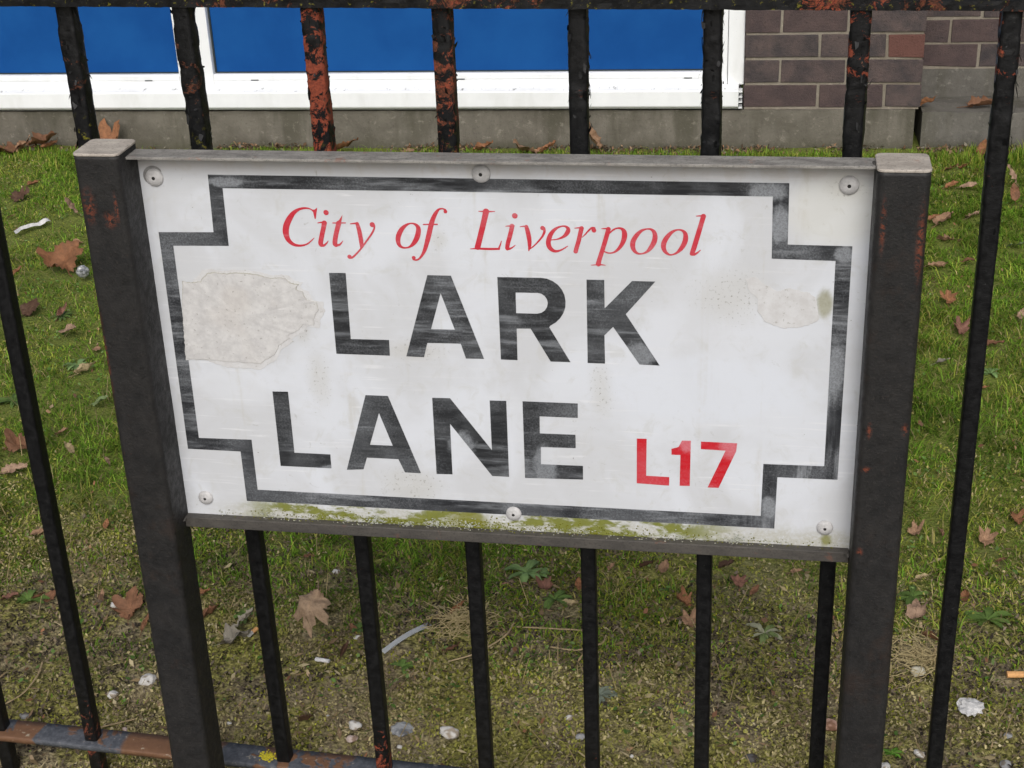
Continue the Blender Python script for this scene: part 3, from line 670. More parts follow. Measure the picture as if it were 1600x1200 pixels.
def mat_brick():
    t = NT('grey_brown_brick')
    r = t.rand()
    off = t.n.new('ShaderNodeCombineXYZ')
    t.put(off.inputs[0], t.mul(r, 37.0)); t.put(off.inputs[1], t.mul(r, 91.0))
    ad = t.n.new('ShaderNodeVectorMath'); ad.operation = 'ADD'
    t.put(ad.inputs[0], t.obj); t.put(ad.inputs[1], off.outputs[0])
    v = ad.outputs[0]
    n = t.noise(14, 5, 0.65, vec=v)
    f = t.noise(170, 5, 0.75, vec=v)
    h = t.attr('hue')
    a = t.mix(t.ramp(n, 0.3, 0.7), (0.055, 0.048, 0.050), (0.115, 0.086, 0.080))
    a = t.mix(t.ramp(r, 0.2, 0.9, 0.0, 0.45), a, (0.092, 0.058, 0.056))
    c = t.mix(t.mul(t.ramp(f, 0.56, 0.68), 0.65), a, (0.020, 0.018, 0.018))
    k = t.n.new('ShaderNodeObjectInfo')
    red = t.mix(n, (0.115, 0.055, 0.046), (0.16, 0.074, 0.060))
    isr = t.math('GREATER_THAN', k.outputs['Object Index'], 0.5)
    c = t.mix(isr, c, t.mix(t.mul(t.ramp(f, 0.56, 0.68), 0.6), red, (0.05, 0.025, 0.02)))
    t.bump(t.math('ADD', f, t.mul(n, 0.8)), 0.9, 0.005)
    return t.done(c, 0.88, 0.25)

def mat_concrete(name, a, b, stain=(0.075, 0.070, 0.050)):
    t = NT(name)
    n = t.noise(5, 6, 0.65, dist=0.3)
    f = t.noise(110, 5, 0.7)
    x, y, z = t.xyz()
    c = t.mix(t.ramp(n, 0.3, 0.7), a, b)
    c = t.mix(t.mul(t.ramp(f, 0.55, 0.7), 0.4), c, tuple(k * 0.5 for k in a))
    sn = t.noise(1, 5, 0.65, vec=t.mapping((5, 5, 0.8)))
    c = t.mix(t.mul(t.ramp(sn, 0.47, 0.62), 0.7), c, stain)
    c = t.mix(t.mul(t.ramp(t.noise(38, 6, 0.75), 0.56, 0.68), 0.45), c, tuple(k * 1.7 for k in b))
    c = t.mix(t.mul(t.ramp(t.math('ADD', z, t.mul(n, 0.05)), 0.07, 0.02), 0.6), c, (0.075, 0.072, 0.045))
    t.bump(t.math('ADD', f, n), 0.6, 0.006)
    return t.done(c, 0.92, 0.2)

def mat_upvc():
    t = NT('white_plastic_window_frame')
    n = t.noise(18, 4, 0.6, vec=t.mapping((1, 1, 0.5)))
    f = t.noise(150, 4, 0.7)
    c = t.mix(t.ramp(n, 0.35, 0.7), (0.80, 0.81, 0.82), (0.84, 0.85, 0.86))
    c = t.mix(t.mul(t.ramp(f, 0.66, 0.74), 0.35), c, (0.32, 0.32, 0.28))
    x, y, z = t.xyz()
    seam = t.mul(t.ramp(t.math('ABSOLUTE', t.math('SUBTRACT', z, 0.2195)), 0.006, 0.001), t.ramp(t.noise(1, 5, 0.75, vec=t.mapping((28, 1, 60))), 0.56, 0.66))
    c = t.mix(t.mul(seam, 0.9), c, (0.10, 0.10, 0.085))
    grub = t.mul(t.ramp(t.noise(1, 4, 0.6, vec=t.mapping((9, 1, 3))), 0.5, 0.72), 0.22)
    c = t.mix(grub, c, (0.50, 0.50, 0.46))
    return t.done(c, 0.35, 0.5)

def mat_blue():
    t = NT('blue_infill_panel')
    n = t.noise(5, 4, 0.6)
    f = t.noise(260, 3, 0.6)
    c = t.mix(t.ramp(n, 0.3, 0.7), (0.0045, 0.060, 0.235), (0.0075, 0.078, 0.275))
    c = t.mix(t.mul(t.ramp(f, 0.60, 0.72), 0.12), c, (0.02, 0.12, 0.34))
    return t.done(c, 0.6, 0.12)

def mat_leaf():
    t = NT('dry_leaf')
    c = t.attr('tint')
    n = t.noise(55, 5, 0.7)
    f = t.noise(380, 3, 0.7)
    d = t.mix(t.ramp(n, 0.35, 0.72), c, t.mix(0.55, c, (0.06, 0.03, 0.015)))
    d = t.mix(t.mul(t.ramp(f, 0.60, 0.70), 0.35), d, (0.05, 0.03, 0.02))
    t.bump(t.math('ADD', n, f), 0.5, 0.002)
    return t.done(d, 0.7, 0.3)

# places where the print has been rubbed pale, on the plate (x, z, half sizes in metres)
FADE_LETTERS = [(0.492, 0.690, 0.020, 0.040), (0.607, 0.846, 0.030, 0.026), (0.385, 0.715, 0.022, 0.026), (0.212, 0.668, 0.028, 0.010)]
FADE_BORDER = [(0.774, 1.018, 0.016, 0.030), (0.758, 1.060, 0.030, 0.014), (0.848, 0.985, 0.016, 0.014), (0.112, 1.061, 0.030, 0.008), (0.845, 0.84, 0.014, 0.05), (0.774, 0.645, 0.014, 0.02)]
FADE_NUMBER = [(0.638, 0.728, 0.012, 0.022), (0.672, 0.730, 0.018, 0.016), (0.725, 0.728, 0.02, 0.02)]
M = dict(
    soil=mat_soil(), grass=mat_tinted('grass_blade', 0.6, 0.10, 0.42), moss=mat_tinted('moss', 0.9, 0.1, 0.15),
    plate=mat_plate(),
    black_print=mat_print('worn_black_print', (0.020, 0.021, 0.023), (0.27, 0.285, 0.305), 0.85, 0.495, 0.66, FADE_LETTERS),
    border_print=mat_print('worn_black_border_print', (0.018, 0.019, 0.022), (0.28, 0.295, 0.315), 0.95, 0.485, 0.65, FADE_BORDER),
    red_print=mat_print('worn_red_print', (0.50, 0.022, 0.040), (0.58, 0.28, 0.31), 0.62, 0.52, 0.70),
    red_number=mat_print('worn_red_number_print', (0.50, 0.008, 0.016), (0.60, 0.24, 0.28), 0.75, 0.53, 0.70, FADE_NUMBER),
    sticker=mat_sticker(), post=mat_post(),
    cap=mat_bare_metal('weathered_cap_metal', (0.33, 0.29, 0.25), (0.50, 0.45, 0.39), 0.35),
    ledge=mat_bare_metal('weathered_bar_metal', (0.15, 0.14, 0.13), (0.30, 0.285, 0.26), 0.5),
    lowbar=mat_bare_metal('dark_worn_bar', (0.050, 0.045, 0.040), (0.080, 0.072, 0.062), 0.25),
    rail=mat_rail(), lower_rail=mat_lower_rail(),
    rivet=plain('galvanised_rivet', (0.47, 0.46, 0.455), 0.45, 0.18, 120, 0.1, 0.5),
    hole=plain('rivet_hole_shade', (0.015, 0.014, 0.013), 0.8, 0.1, 60, 0),  # near-black colour painted in for the shade inside each rivet
    stain=plain('grey_washer_stain', (0.22, 0.215, 0.21), 0.7, 0.2, 150, 0.1),
    lichen=mat_tinted('lichen', 0.95, 0.1),
    brick=mat_brick(), mortar=mat_concrete('pale_mortar', (0.19, 0.165, 0.130), (0.27, 0.24, 0.195), (0.2, 0.17, 0.13)),
    concrete=mat_concrete('damp_concrete', (0.110, 0.100, 0.080), (0.185, 0.168, 0.140)),
    footing=mat_concrete('grey_footing', (0.085, 0.080, 0.070), (0.155, 0.145, 0.128)),
    upvc=mat_upvc(), gasket=plain('dark_gasket', (0.02, 0.03, 0.035), 0.7, 0.1, 40, 0),
    blue=mat_blue(), leaf=mat_leaf(), plant=mat_tinted('weed_leaf', 0.5, 0.35, 0.2),
    stone=mat_tinted('stone', 0.9, 0.2),
    paper=plain('white_paper', (0.54, 0.53, 0.52), 0.85, 0.2, 90, 0.3),
    butt_filter=plain('cork_filter', (0.62, 0.33, 0.13), 0.8, 0.15, 200, 0.2),
    pavement=plain('pavement_asphalt', (0.085, 0.083, 0.08), 0.9, 0.3, 60, 0.6),
    twig=plain('dry_stalk', (0.33, 0.25, 0.14), 0.8, 0.25, 90, 0.2),
)
t = NT('clear_plastic')
t.done((0.72, 0.74, 0.76), 0.25, 0.6)
t.bsdf.inputs['Transmission Weight'].default_value = 0.55
M['plastic'] = t.mat
t = NT('silver_foil')
fn = t.noise(90, 3, 0.6)
t.bump(fn, 0.8, 0.004)
M['foil'] = t.done(t.mix(t.ramp(t.noise(40, 3, 0.6), 0.45, 0.6), (0.46, 0.46, 0.46), (0.20, 0.205, 0.215)), 0.35, 0.5, 0.4)

# ------------------------------------------------------------------ the ground: one sheet, finely modelled where the photo looks
def gh(x, y):
    x, y = np.asarray(x, float), np.asarray(y, float)
    near = sstep(4.2, 3.2, y) * sstep(-0.4, 0.0, y)
    near = near * sstep(5.0, 3.5, np.abs(x - 0.2))
    h = 0.012 * fbm(x * 2.1, y * 2.1, 3.0, 3) + 0.0045 * fbm(x * 17, y * 17, 9.0, 3) + 0.0022 * vnoise(x * 70, y * 70)
    dirt = sstep(0.9, 0.5, y)
    h = h + dirt * 0.004 * fbm(x * 40, y * 40, 4.0, 2)
    rise = 0.07 * sstep(1.55, 2.1, x) * sstep(2.7, 3.5, y)
    return (h + rise) * near

def make_ground():
    xs = np.concatenate([[-120, -60, -30, -15, -8, -5, -4, -3.2], np.arange(-2.6, 2.5, 0.013), [3.2, 4, 5, 8, 15, 30, 60, 120]])
    ys = np.concatenate([[-120, -60, -30, -15, -8, -4, -2, -1, -0.4, -0.1], np.arange(0.0, 3.75, 0.013), [4.2, 5, 8, 15, 30, 60, 120]])
    X, Y = np.meshgrid(xs, ys)
    Z = gh(X, Y)
    V = np.stack([X.ravel(), Y.ravel(), Z.ravel()], 1)
    nx, ny = len(xs), len(ys)
    i = np.arange(ny - 1)[:, None] * nx + np.arange(nx - 1)[None, :]
    F = np.stack([i, i + 1, i + nx + 1, i + nx], -1).reshape(-1, 4)
    o = link('ground', mesh_np('ground', V, None, F), M['soil'], smooth=True)
    tag(o, 'mossy lawn soil between the railing and the building', 'ground', kind='structure')
make_ground()
pv = link('pavement', box_mesh('pavement', -12, 12, -4.0, -0.12, -0.05, 0.012, 0.004), M['pavement'])
tag(pv, 'grey pavement on the street side of the sign', 'pavement', kind='structure')

# ------------------------------------------------------------------ the building behind the lawn
bld = tag(empty('building', (0.93, 3.57, 0.0), math.atan(0.033)),
          'brick building with blue panels in white window frames behind the lawn', 'building')

def bpart(name, u0, u1, v0, v1, z0, z1, mat, bevel=0.0, parent=None, wob=0.0, seed=0):
    return link(name, box_mesh(name, u0, u1, v0, v1, z0, z1, bevel, 2, wob, seed), mat, parent or bld)

def strip_rough(name, u0, u1, v0, v1, z0, z1, mat, amp, seed, parent=None, step=0.02):
    """long concrete block with a finely uneven front and top"""
    us = np.arange(u0, u1 + step * 0.5, step)
    prof = [(v1, z0), (v0, z0)] + [(v0, z0 + (z1 - z0) * k / 5) for k in range(1, 6)] + [(v0 + 0.006, z1), (v0 + (v1 - v0) * .5, z1), (v1, z1)]
    V, n = [], len(prof)
    for u in us:
        for v, z in prof:
            p = Vector((u, v, z))
            d = noise.noise(p * 9 + Vector((seed, 0, 0))) + 0.6 * noise.noise(p * 31 + Vector((0, seed, 0)))
            e = noise.noise(p * 14 + Vector((0, 0, seed)))
            V.append((u, v + d * amp * (v < v1 - 1e-6), z + e * amp * 0.7 * (z > z1 - 1e-4)))
    F = []
    for i in range(len(us) - 1):
        for k in range(n - 1):
            a = i * n + k
            F.append((a, a + n, a + n + 1, a + 1))
    F.append(tuple(range(n)))
    F.append(tuple(reversed(range((len(us) - 1) * n, len(us) * n))))
    return link(name, mesh_py(name, V, F), mat, parent or bld, smooth=False)

strip_rough('plinth', -4.8, 0.308, -0.004, 0.19, -0.15, 0.139, M['concrete'], 0.0035, 3)
strip_rough('footing', 0.326, 2.4, 0.002, 0.22, -0.15, 0.128, M['footing'], 0.006, 8)
strip_rough('upper_footing', 0.30, 2.4, 0.205, 0.40, -0.15, 0.226, M['footing'], 0.004, 15)

# brick pier and set-back brick wall: every brick its own piece in a mortar core
PITCH, BH = 0.0858, 0.0765
bpart('mortar_core', -0.279, 0.311, 0.0045, 0.42, 0.1395, 2.8, M['mortar'])
bpart('mortar_core', 0.3115, 2.4, 0.2055, 0.44, 0.2265, 2.8, M['mortar'])
brick_meshes = {}
def brick(u0, u1, v, z0, red=False):
    L = round(u1 - u0, 3)
    var = rnd.randrange(3)
    key = (L, var)
    if key not in brick_meshes:
        brick_meshes[key] = box_mesh('brick', -L / 2, L / 2, 0, 0.1, 0, BH, 0.0030, 2, 0.0038, len(brick_meshes) + 1)
        brick_meshes[key].materials.append(M['brick'])
    o = bpy.data.objects.new('brick', brick_meshes[key])
    COL.objects.link(o)
    o.parent = bld
    o.location = ((u0 + u1) / 2, v + rnd.uniform(-0.0015, 0.0015), z0 + rnd.uniform(-0.001, 0.001))
    o.rotation_euler = (rnd.uniform(-.006, .006), 0, rnd.uniform(-.004, .004))
    o.pass_index = 1 if red else 0
U0, U1 = -0.282, 0.315
for k in range(10):
    z0 = 0.150 + PITCH * k
    joints = [0.769 - 0.93, 0.991 - 0.93] if k % 2 else [0.900 - 0.93, 1.122 - 0.93]
    e = [U0] + [j for j in joints] + [U1]
    for a, b in zip(e[:-1], e[1:]):
        brick(a + (0.005 if a != U0 else 0), b - (0.005 if b != U1 else 0), 0.0, z0, red=(k == 2 and b == U1))
for k in range(9):
    z0 = 0.236 + PITCH * k
    j = (1.456 if k % 2 == 0 else 1.353) - 0.93
    u = j - 0.222 if k % 2 else j - 0.444
    while u < 1.3:
        a, b = max(u + 0.005, 0.32), u + 0.222 - 0.005
        if b - a > 0.03: brick(a, b, 0.2, z0)
        u += 0.222

# windows: two white frames with blue infill panels
win = link('window', box_mesh('frame_back', -4.8, -0.29, 0.075, 0.16, 0.15, 2.5), M['upvc'], bld)
win['label'] = 'white plastic window wall with blue infill panels'
def extrude_profile(name, prof, u0, u1, mat, parent):
    n = len(prof)
    V = [(u, v, z) for u in (u0, u1) for v, z in prof]
    F = [(k, (k + 1) % n, n + (k + 1) % n, n + k) for k in range(n)]
    F += [tuple(reversed(range(n))), tuple(range(n, 2 * n))]
    return link(name, mesh_py(name, V, F), mat, parent)
sill = [(-0.028, 0.157), (-0.0305, 0.162), (-0.0305, 0.212), (-0.028, 0.2165), (0.0175, 0.2255), (0.0175, 0.1475), (-0.012, 0.1475), (-0.012, 0.152), (-0.022, 0.153)]
extrude_profile('sill', sill, -4.8, -0.300, M['upvc'], win)
for zf in (0.152, 0.172, 0.190, 0.208):
    link('sill_fin_and_shade', box_mesh('sill_fin_and_shade', -0.2995, -0.287, -0.028, 0.016, zf, zf + 0.004), M['upvc'], win)
link('sill_fin_and_shade', box_mesh('sill_fin_and_shade', -0.2995, -0.2985, -0.027, 0.016, 0.15, 0.212), M['gasket'], win)  # dark sheet stands in for the shade inside the hollow sill end
rail_prof = [(0.018, 0.224), (0.018, 0.2445), (0.021, 0.2455), (0.021, 0.2475), (0.018, 0.2485), (0.018, 0.262), (0.024, 0.268), (0.074, 0.268), (0.074, 0.224)]
for u0, u1 in ((-4.8, -2.3125), (-2.1825, -0.3955)):
    extrude_profile('bottom_rail', rail_prof, u0, u1, M['upvc'], win)
for u0, u1 in ((-2.312, -2.250), (-2.2455, -2.183), (-0.395, -0.340), (-0.3385, -0.2825)):
    link('mullion', box_mesh('mullion', u0, u1, 0.017, 0.074, 0.2235, 2.45, 0.004), M['upvc'], win)
for u0, u1 in ((-4.8, -2.313), (-2.182, -0.396)):
    link('transom', box_mesh('transom', u0, u1, 0.018, 0.074, 1.0, 1.07, 0.004), M['upvc'], win)
    link('infill_panel', box_mesh('infill_panel', u0 + 0.001, u1 - 0.001, 0.046, 0.056, 0.2685, 0.9995), M['blue'], win)
    link('gasket', box_mesh('gasket', u0 + 0.001, u1 - 0.001, 0.040, 0.0455, 0.2684, 0.2725), M['gasket'], win)
    link('gasket', box_mesh('gasket', u0 + 0.0005, u0 + 0.006, 0.040, 0.0455, 0.273, 0.999), M['gasket'], win)
    link('pane', box_mesh('pane', u0 + 0.001, u1 - 0.001, 0.046, 0.056, 1.0705, 2.44), M['gasket'], win)
for x in (-1.50, -1.10, -0.345, 0.455):
    u = x - 0.93
    link('drain_slot', box_mesh('drain_slot', u - 0.014, u + 0.014, 0.0165, 0.0185, 0.2465, 0.2495), M['gasket'], win)
bpart('added_sky_blocker', 0.20, 2.4, -0.75, 0.19, 1.95, 2.12, M['footing'], 0.01)  # added slab, out of view, keeps sky light off the set-back wall
bpart('upper_wall', -4.8, -0.2795, 0.0, 0.42, 2.46, 2.8, M['brick'])

# ------------------------------------------------------------------ the iron railing
RAIL_ROT = math.atan(-0.0389)
rail = tag(empty('railing', (-0.2742, 0.1232, 0.0), RAIL_ROT),
           'black iron railing with flaking rusty paint running behind the street sign', 'railing')
BAR_SPEC = {  # flaked share near the top, red primer share, start height, foot flaking, lichen
    -2: (0.3, 0.2, 1.0, 0.2, 0), -1: (0.2, 0.2, 1.0, 0.25, 0), 0: (0.2, 0.2, 1.0, 0.36, 0), 1: (0.20, 0.30, 1.0, 0.2, 0.55), 2: (0.25, 0.12, 1.0, 0.15, 0.30),
    3: (0.46, 1.00, 1.02, 0.40, 0.1), 4: (0.39, 0.55, 1.0, 0.2, 0.12), 5: (0.12, 0.7, 1.0, 0.3, 0.0), 6: (0.12, 0.2, 1.0, 0.32, 0.0),
    7: (0.30, 1.00, 1.0, 0.15, 0.0), 8: (0.25, 0.70, 1.0, 0.1, 0.0), 9: (0.3, 0.4, 1.0, 0.1, 0.0)}

def bar_mesh(idx):
    fl, pr, zs, foot, li = BAR_SPEC[idx]
    zz = np.concatenate([np.arange(-0.12, 0.95, 0.012), np.arange(0.95, 1.2540, 0.0030)])
    hw, n = 0.0104, 5
    ring = []
    for s in range(4):
        for k in range(n):
            a = -1 + 2 * k / n
            p = [(a, -1), (1, a), (-a, 1), (-1, -a)][s]
            rr = max(abs(p[0]), abs(p[1]))
            q = Vector((p[0], p[1])) / rr
            if abs(q.x) > 0.98 and abs(q.y) > 0.98: q *= 0.94
            ring.append(q * hw)
    m_ = len(ring)
    P = np.array([(q.x, q.y) for q in ring])
    A = np.tile(P, (len(zz), 1))
    Z = np.repeat(zz, m_)
    top = sstep(0.93, 1.08, Z)
    seed = idx * 7.7
    nz = fbm(A[:, 0] * 130 + seed, A[:, 1] * 130, Z * 70 + 2.0 * np.sin(Z * 9 + seed), 4)
    lump = fbm(A[:, 0] * 55, A[:, 1] * 55 + seed, Z * 16, 5)
    step = sstep(0.0, 0.06, lump)           # edges where a paint layer stops
    nrm = A / np.linalg.norm(A, axis=1)[:, None]
    grow = 0.00012 * nz + top * (0.0014 * step + 0.0005 * nz + 0.0004)
    A2 = A + nrm * grow[:, None]
    V = np.stack([A2[:, 0], A2[:, 1], Z], 1)
    V[:, 0] += 0.0007 * vnoise(Z * 2.3, Z * 0 + idx) * 1.0
    i = np.arange(len(zz) - 1)[:, None] * m_
    k = np.arange(m_)[None, :]
    k2 = (k + 1) % m_
    F = np.stack([i + k, i + k2, i + m_ + k2, i + m_ + k], -1).reshape(-1, 4)
    col = np.zeros((len(V), 3))
    f = fl * sstep(zs - 0.06, zs + 0.03, Z) + 0.02
    if idx in (7, 8): f = f * (0.35 + 0.9 * sstep(1.15, 1.20, Z))
    f = np.maximum(f, foot * sstep(0.22, 0.13, Z))
    col[:, 0] = f
    col[:, 1] = pr if idx != 0 else 0.6
    col[:, 2] = li * sstep(0.98, 1.02, Z) * sstep(1.12, 1.05, Z)
    # loose paint flakes standing off the upper part
    r_ = random.Random(idx + 50)
    fv, ff, fc = [], [], []
    for q in range(64):
        z = 1.25 - abs(r_.gauss(0, .5)) * .30
        if z < .94: continue
        side, a = r_.randrange(4), r_.uniform(-1, 1)
        n_ = [Vector((0, -1, 0)), Vector((1, 0, 0)), Vector((0, 1, 0)), Vector((-1, 0, 0))][side]
        t1 = Vector((-n_.y, n_.x, 0))
        ctr = n_ * (hw + r_.uniform(.0004, .0022)) + t1 * a * hw + Vector((0, 0, z))
        ax1 = (t1 + n_ * r_.uniform(-.5, .5)).normalized()
        ax2 = (Vector((0, 0, 1)) + n_ * r_.uniform(-.6, .6)).normalized()
        s1, s2 = r_.uniform(.0012, .0036), r_.choice((.002, .004, .007, .011)) * r_.uniform(.7, 1.2)
        b0 = len(V) + len(fv)
        m5 = r_.randint(5, 7)
        for w in range(m5):
            an = 6.283 * w / m5
            fv.append(ctr + ax1 * s1 * math.cos(an) * r_.uniform(.6, 1.2) + ax2 * s2 * math.sin(an) * r_.uniform(.6, 1.2))
            fc.append((0.02, pr, 0))
        for w in range(1, m5 - 1): ff.append((b0, b0 + w, b0 + w + 1))
    V = np.concatenate([V, np.array([tuple(v) for v in fv])])
    col = np.concatenate([col, np.array(fc)])
    return mesh_np('bar', V, np.array(ff, np.int32), F, col)
for i in range(-2, 10):
    o = link('bar', bar_mesh(i), M['rail'], rail, smooth=False)
    o.location = (i * 0.1612, 0.0, 0.0)
    o.rotation_euler = (rnd.uniform(-.003, .003), rnd.uniform(-.003, .003), rnd.uniform(-.05, .05))

def flat_rail(name, u0, u1, hw, z0, z1, amp, seed):
    us = np.arange(u0, u1, 0.006)
    prof = [(-hw, z0), (-hw, (z0 + z1) / 2), (-hw, z1 - .001), (-hw + .002, z1), (-hw * .3, z1), (hw * .3, z1), (hw, z1), (hw, z0), (hw * .3, z0), (-hw * .3, z0), (-hw + .002, z0)]
    n = len(prof)
    V, F = [], []
    for u in us:
        for v, z in prof:
            p = Vector((u, v, z))
            d = noise.noise(p * 45 + Vector((seed, 0, 0))) + 0.7 * noise.noise(p * 110)
            cz = 1 if z > (z0 + z1) / 2 else -1
            V.append((u, v + math.copysign(1, v) * d * amp, z + cz * amp * (noise.noise(p * 60 + Vector((0, seed, 3))) + .5 * noise.noise(p * 150))))
    for i in range(len(us) - 1):
        for k in range(n):
            a, b = i * n + k, i * n + (k + 1) % n
            F.append((a, a + n, b + n, b))
    F += [tuple(range(n)), tuple(reversed(range((len(us) - 1) * n, len(us) * n)))]
    return mesh_py(name, V, F)
me = flat_rail('top_rail', -0.9, 2.0, 0.021, 1.2505, 1.2625, 0.0010, 5)
us = np.array([v.co.x for v in me.vertices])
c = np.zeros((len(us), 3)); c[:, 0] = 0.12 + 0.20 * sstep(0.0, 0.5, vnoise(us * 7, us * 0 + 3)); c[:, 1] = 0.45 + 0.4 * vnoise(us * 4, us * 0 + 9); c[:, 2] = 0.25
add_tint(me, c)
link('top_rail', me, M['rail'], rail, smooth=False)
link('bottom_rail', flat_rail('bottom_rail', -0.9, 2.0, 0.0215, 0.0765, 0.0865, 0.0007, 9), M['lower_rail'], rail, smooth=True)
# yellow lichen rosette on the bottom rail beside the left post
V, F = [], []
for k in range(150):
    a, r = rnd.uniform(0, 6.283), abs(rnd.gauss(0, 0.5)) * 0.014
    cx, cy, s = 0.2935 + r * math.cos(a) * 1.1, -0.002 + r * math.sin(a) * 0.9, rnd.uniform(.0012, .0028)
    b = len(V)
    for q in range(6):
        V.append((cx + s * math.cos(q * 1.047), cy + s * math.sin(q * 1.047), 0.0869 + rnd.uniform(0, .0006)))
    V.append((cx, cy, 0.0876 + rnd.uniform(0, .001)))
    F += [(b + q, b + (q + 1) % 6, b + 6) for q in range(6)]
me = mesh_py('lichen', V, F)
add_tint(me, [(0.42, 0.36, 0.03)] * len(V))
o = link('lichen', me, M['lichen'], rail)
o['label'] = 'patch of yellow lichen on the bottom rail'
o['kind'] = 'stuff'

# ------------------------------------------------------------------ the street sign
sign = tag(empty('street_sign', (0, 0, 0)),
           'white street name sign reading LARK LANE L17 between two dark square posts', 'street sign')

def rounded_square(cx, cy, hx, hy, r, n=5):
    pts = []
    for sx, sy, a0 in ((1, -1, -90), (1, 1, 0), (-1, 1, 90), (-1, -1, 180)):
        for k in range(n + 1):
            a = R(a0 + 90 * k / n)
            pts.append((cx + sx * (hx - r) + r * math.cos(a), cy + sy * (hy - r) + r * math.sin(a)))
    return pts

def prism(name, pts, zs, lean=0.0, scale_top=None):
    n = len(pts)
    V, F = [], []
    cx = sum(p[0] for p in pts) / n; cy = sum(p[1] for p in pts) / n
    for i, z in enumerate(zs):
        s = scale_top[i] if scale_top else 1.0
        for x, y in pts:
            q = Vector((x, y, z))
            d = 0.0004 * noise.noise(q * 30)
            V.append((cx + (x - cx) * s + lean * (z - 0.55) + d, cy + (y - cy) * s + d, z))
    for i in range(len(zs) - 1):
        for k in range(n):
            a, b = i * n + k, i * n + (k + 1) % n
            F.append((a, b, b + n, a + n))
    F += [tuple(reversed(range(n))), tuple(range((len(zs) - 1) * n, len(zs) * n))]
    return mesh_py(name, V, F)

for cx, top, lean in ((-0.0280, 1.1075, 0.0092), (0.9030, 1.1010, 0.0)):
    pts = rounded_square(cx, -0.024, 0.0287, 0.030, 0.0075)
    po = link('post', prism('post', pts, [-0.35] + [0.05 * k for k in range(0, 22)] + [top - 0.004, top], lean, None), M['post'], sign)
    for p in po.data.polygons: p.use_smooth = len(p.vertices) == 4
    cp = rounded_square(cx, -0.024, 0.0292, 0.0305, 0.0080)
    zs = [top + 0.0002, top + 0.0010, top + 0.0028, top + 0.0036, top + 0.0038]
    ca = link('post_cap', prism('post_cap', cp, zs, lean, [0.975, 1.0, 1.0, 0.975, 0.94]), M['cap'], po)
top_bar = link('top_bar', box_mesh('top_bar', 0.0035, 0.8738, -0.0330, -0.0008, 1.0978, 1.1012, 0.0006, 2), M['ledge'], sign)
bottom_bar = link('bottom_bar', box_mesh('bottom_bar', -0.0005, 0.8738, -0.0125, -0.0006, 0.5775, 0.5925, 0.0012, 2), M['lowbar'], sign)
# weld beads where the bars meet the posts
for x, y, z, s in ((0.0045, -0.020, 1.1005, 0.004), (0.8725, -0.020, 1.1005, 0.004), (0.001, -0.011, 0.590, 0.004), (0.8728, -0.011, 0.590, 0.004)):
    bm = bmesh.new()
    bmesh.ops.create_icosphere(bm, subdivisions=2, radius=1.0)
    for v in bm.verts:
        v.co = Vector((v.co.x * s * .6, v.co.y * s * 2.2, v.co.z * s * .5)) * (1 + .3 * noise.noise(v.co * 3)) + Vector((x, y, z))
    me = bpy.data.meshes.new('weld_bead'); bm.to_mesh(me); bm.free()
    link('weld_bead', me, M['lowbar'], sign, smooth=True)
plate = link('sign_plate', box_mesh('sign_plate', -0.004, 0.8765, 0.0, 0.0030, 0.5850, 1.0990), M['plate'], sign)

def flat_mesh(name, outer, holes=(), y=-0.0004):
    loops = [[Vector((x / 1000, 0, z / 1000)) for x, z in outer]] + [[Vector((x / 1000, 0, z / 1000)) for x, z in h] for h in holes]
    flat2 = [[Vector((p.x, p.z, 0)) for p in l] for l in loops]
    tris = tessellate_polygon(flat2)
    V = [(p.x, y, p.z) for l in loops for p in l]
    F = []
    for a, b, c in tris:
        p, q, r = (Vector((V[i][0], V[i][2])) for i in (a, b, c))
        F.append((a, b, c) if (q - p).cross(r - p) > 0 else (a, c, b))
    return mesh_py(name, V, F)

for ch, outer, hole in SANS_GLYPHS:
    num = ch in '17' or (ch == 'L' and outer[0][0] > 500)
    me = flat_mesh('letter', outer, [hole] if hole else [])
    link('numeral' if ch in '17' else 'letter', me, M['red_number' if num else 'black_print'], plate)
link('border', flat_mesh('border', BORDER_OUTER, [BORDER_INNER]), M['border_print'], plate)

def catmull(P, sub=6):
    P = np.array(P, float)
    closed = np.allclose(P[0], P[-1])
    out = []
    n = len(P)
    for i in range(n - 1):
        p1, p2 = P[i], P[i + 1]
        p0 = P[i - 1] if i > 0 else (P[-2] if closed else 2 * p1 - p2)
        p3 = P[i + 2] if i + 2 < n else (P[1] if closed else 2 * p2 - p1)
        for k in range(sub):
            t_ = k / sub
            out.append(0.5 * (2 * p1 + (p2 - p0) * t_ + (2 * p0 - 5 * p1 + 4 * p2 - p3) * t_ ** 2 + (3 * p1 - p0 - 3 * p2 + p3) * t_ ** 3))
    out.append(P[-1])
    return np.array(out)

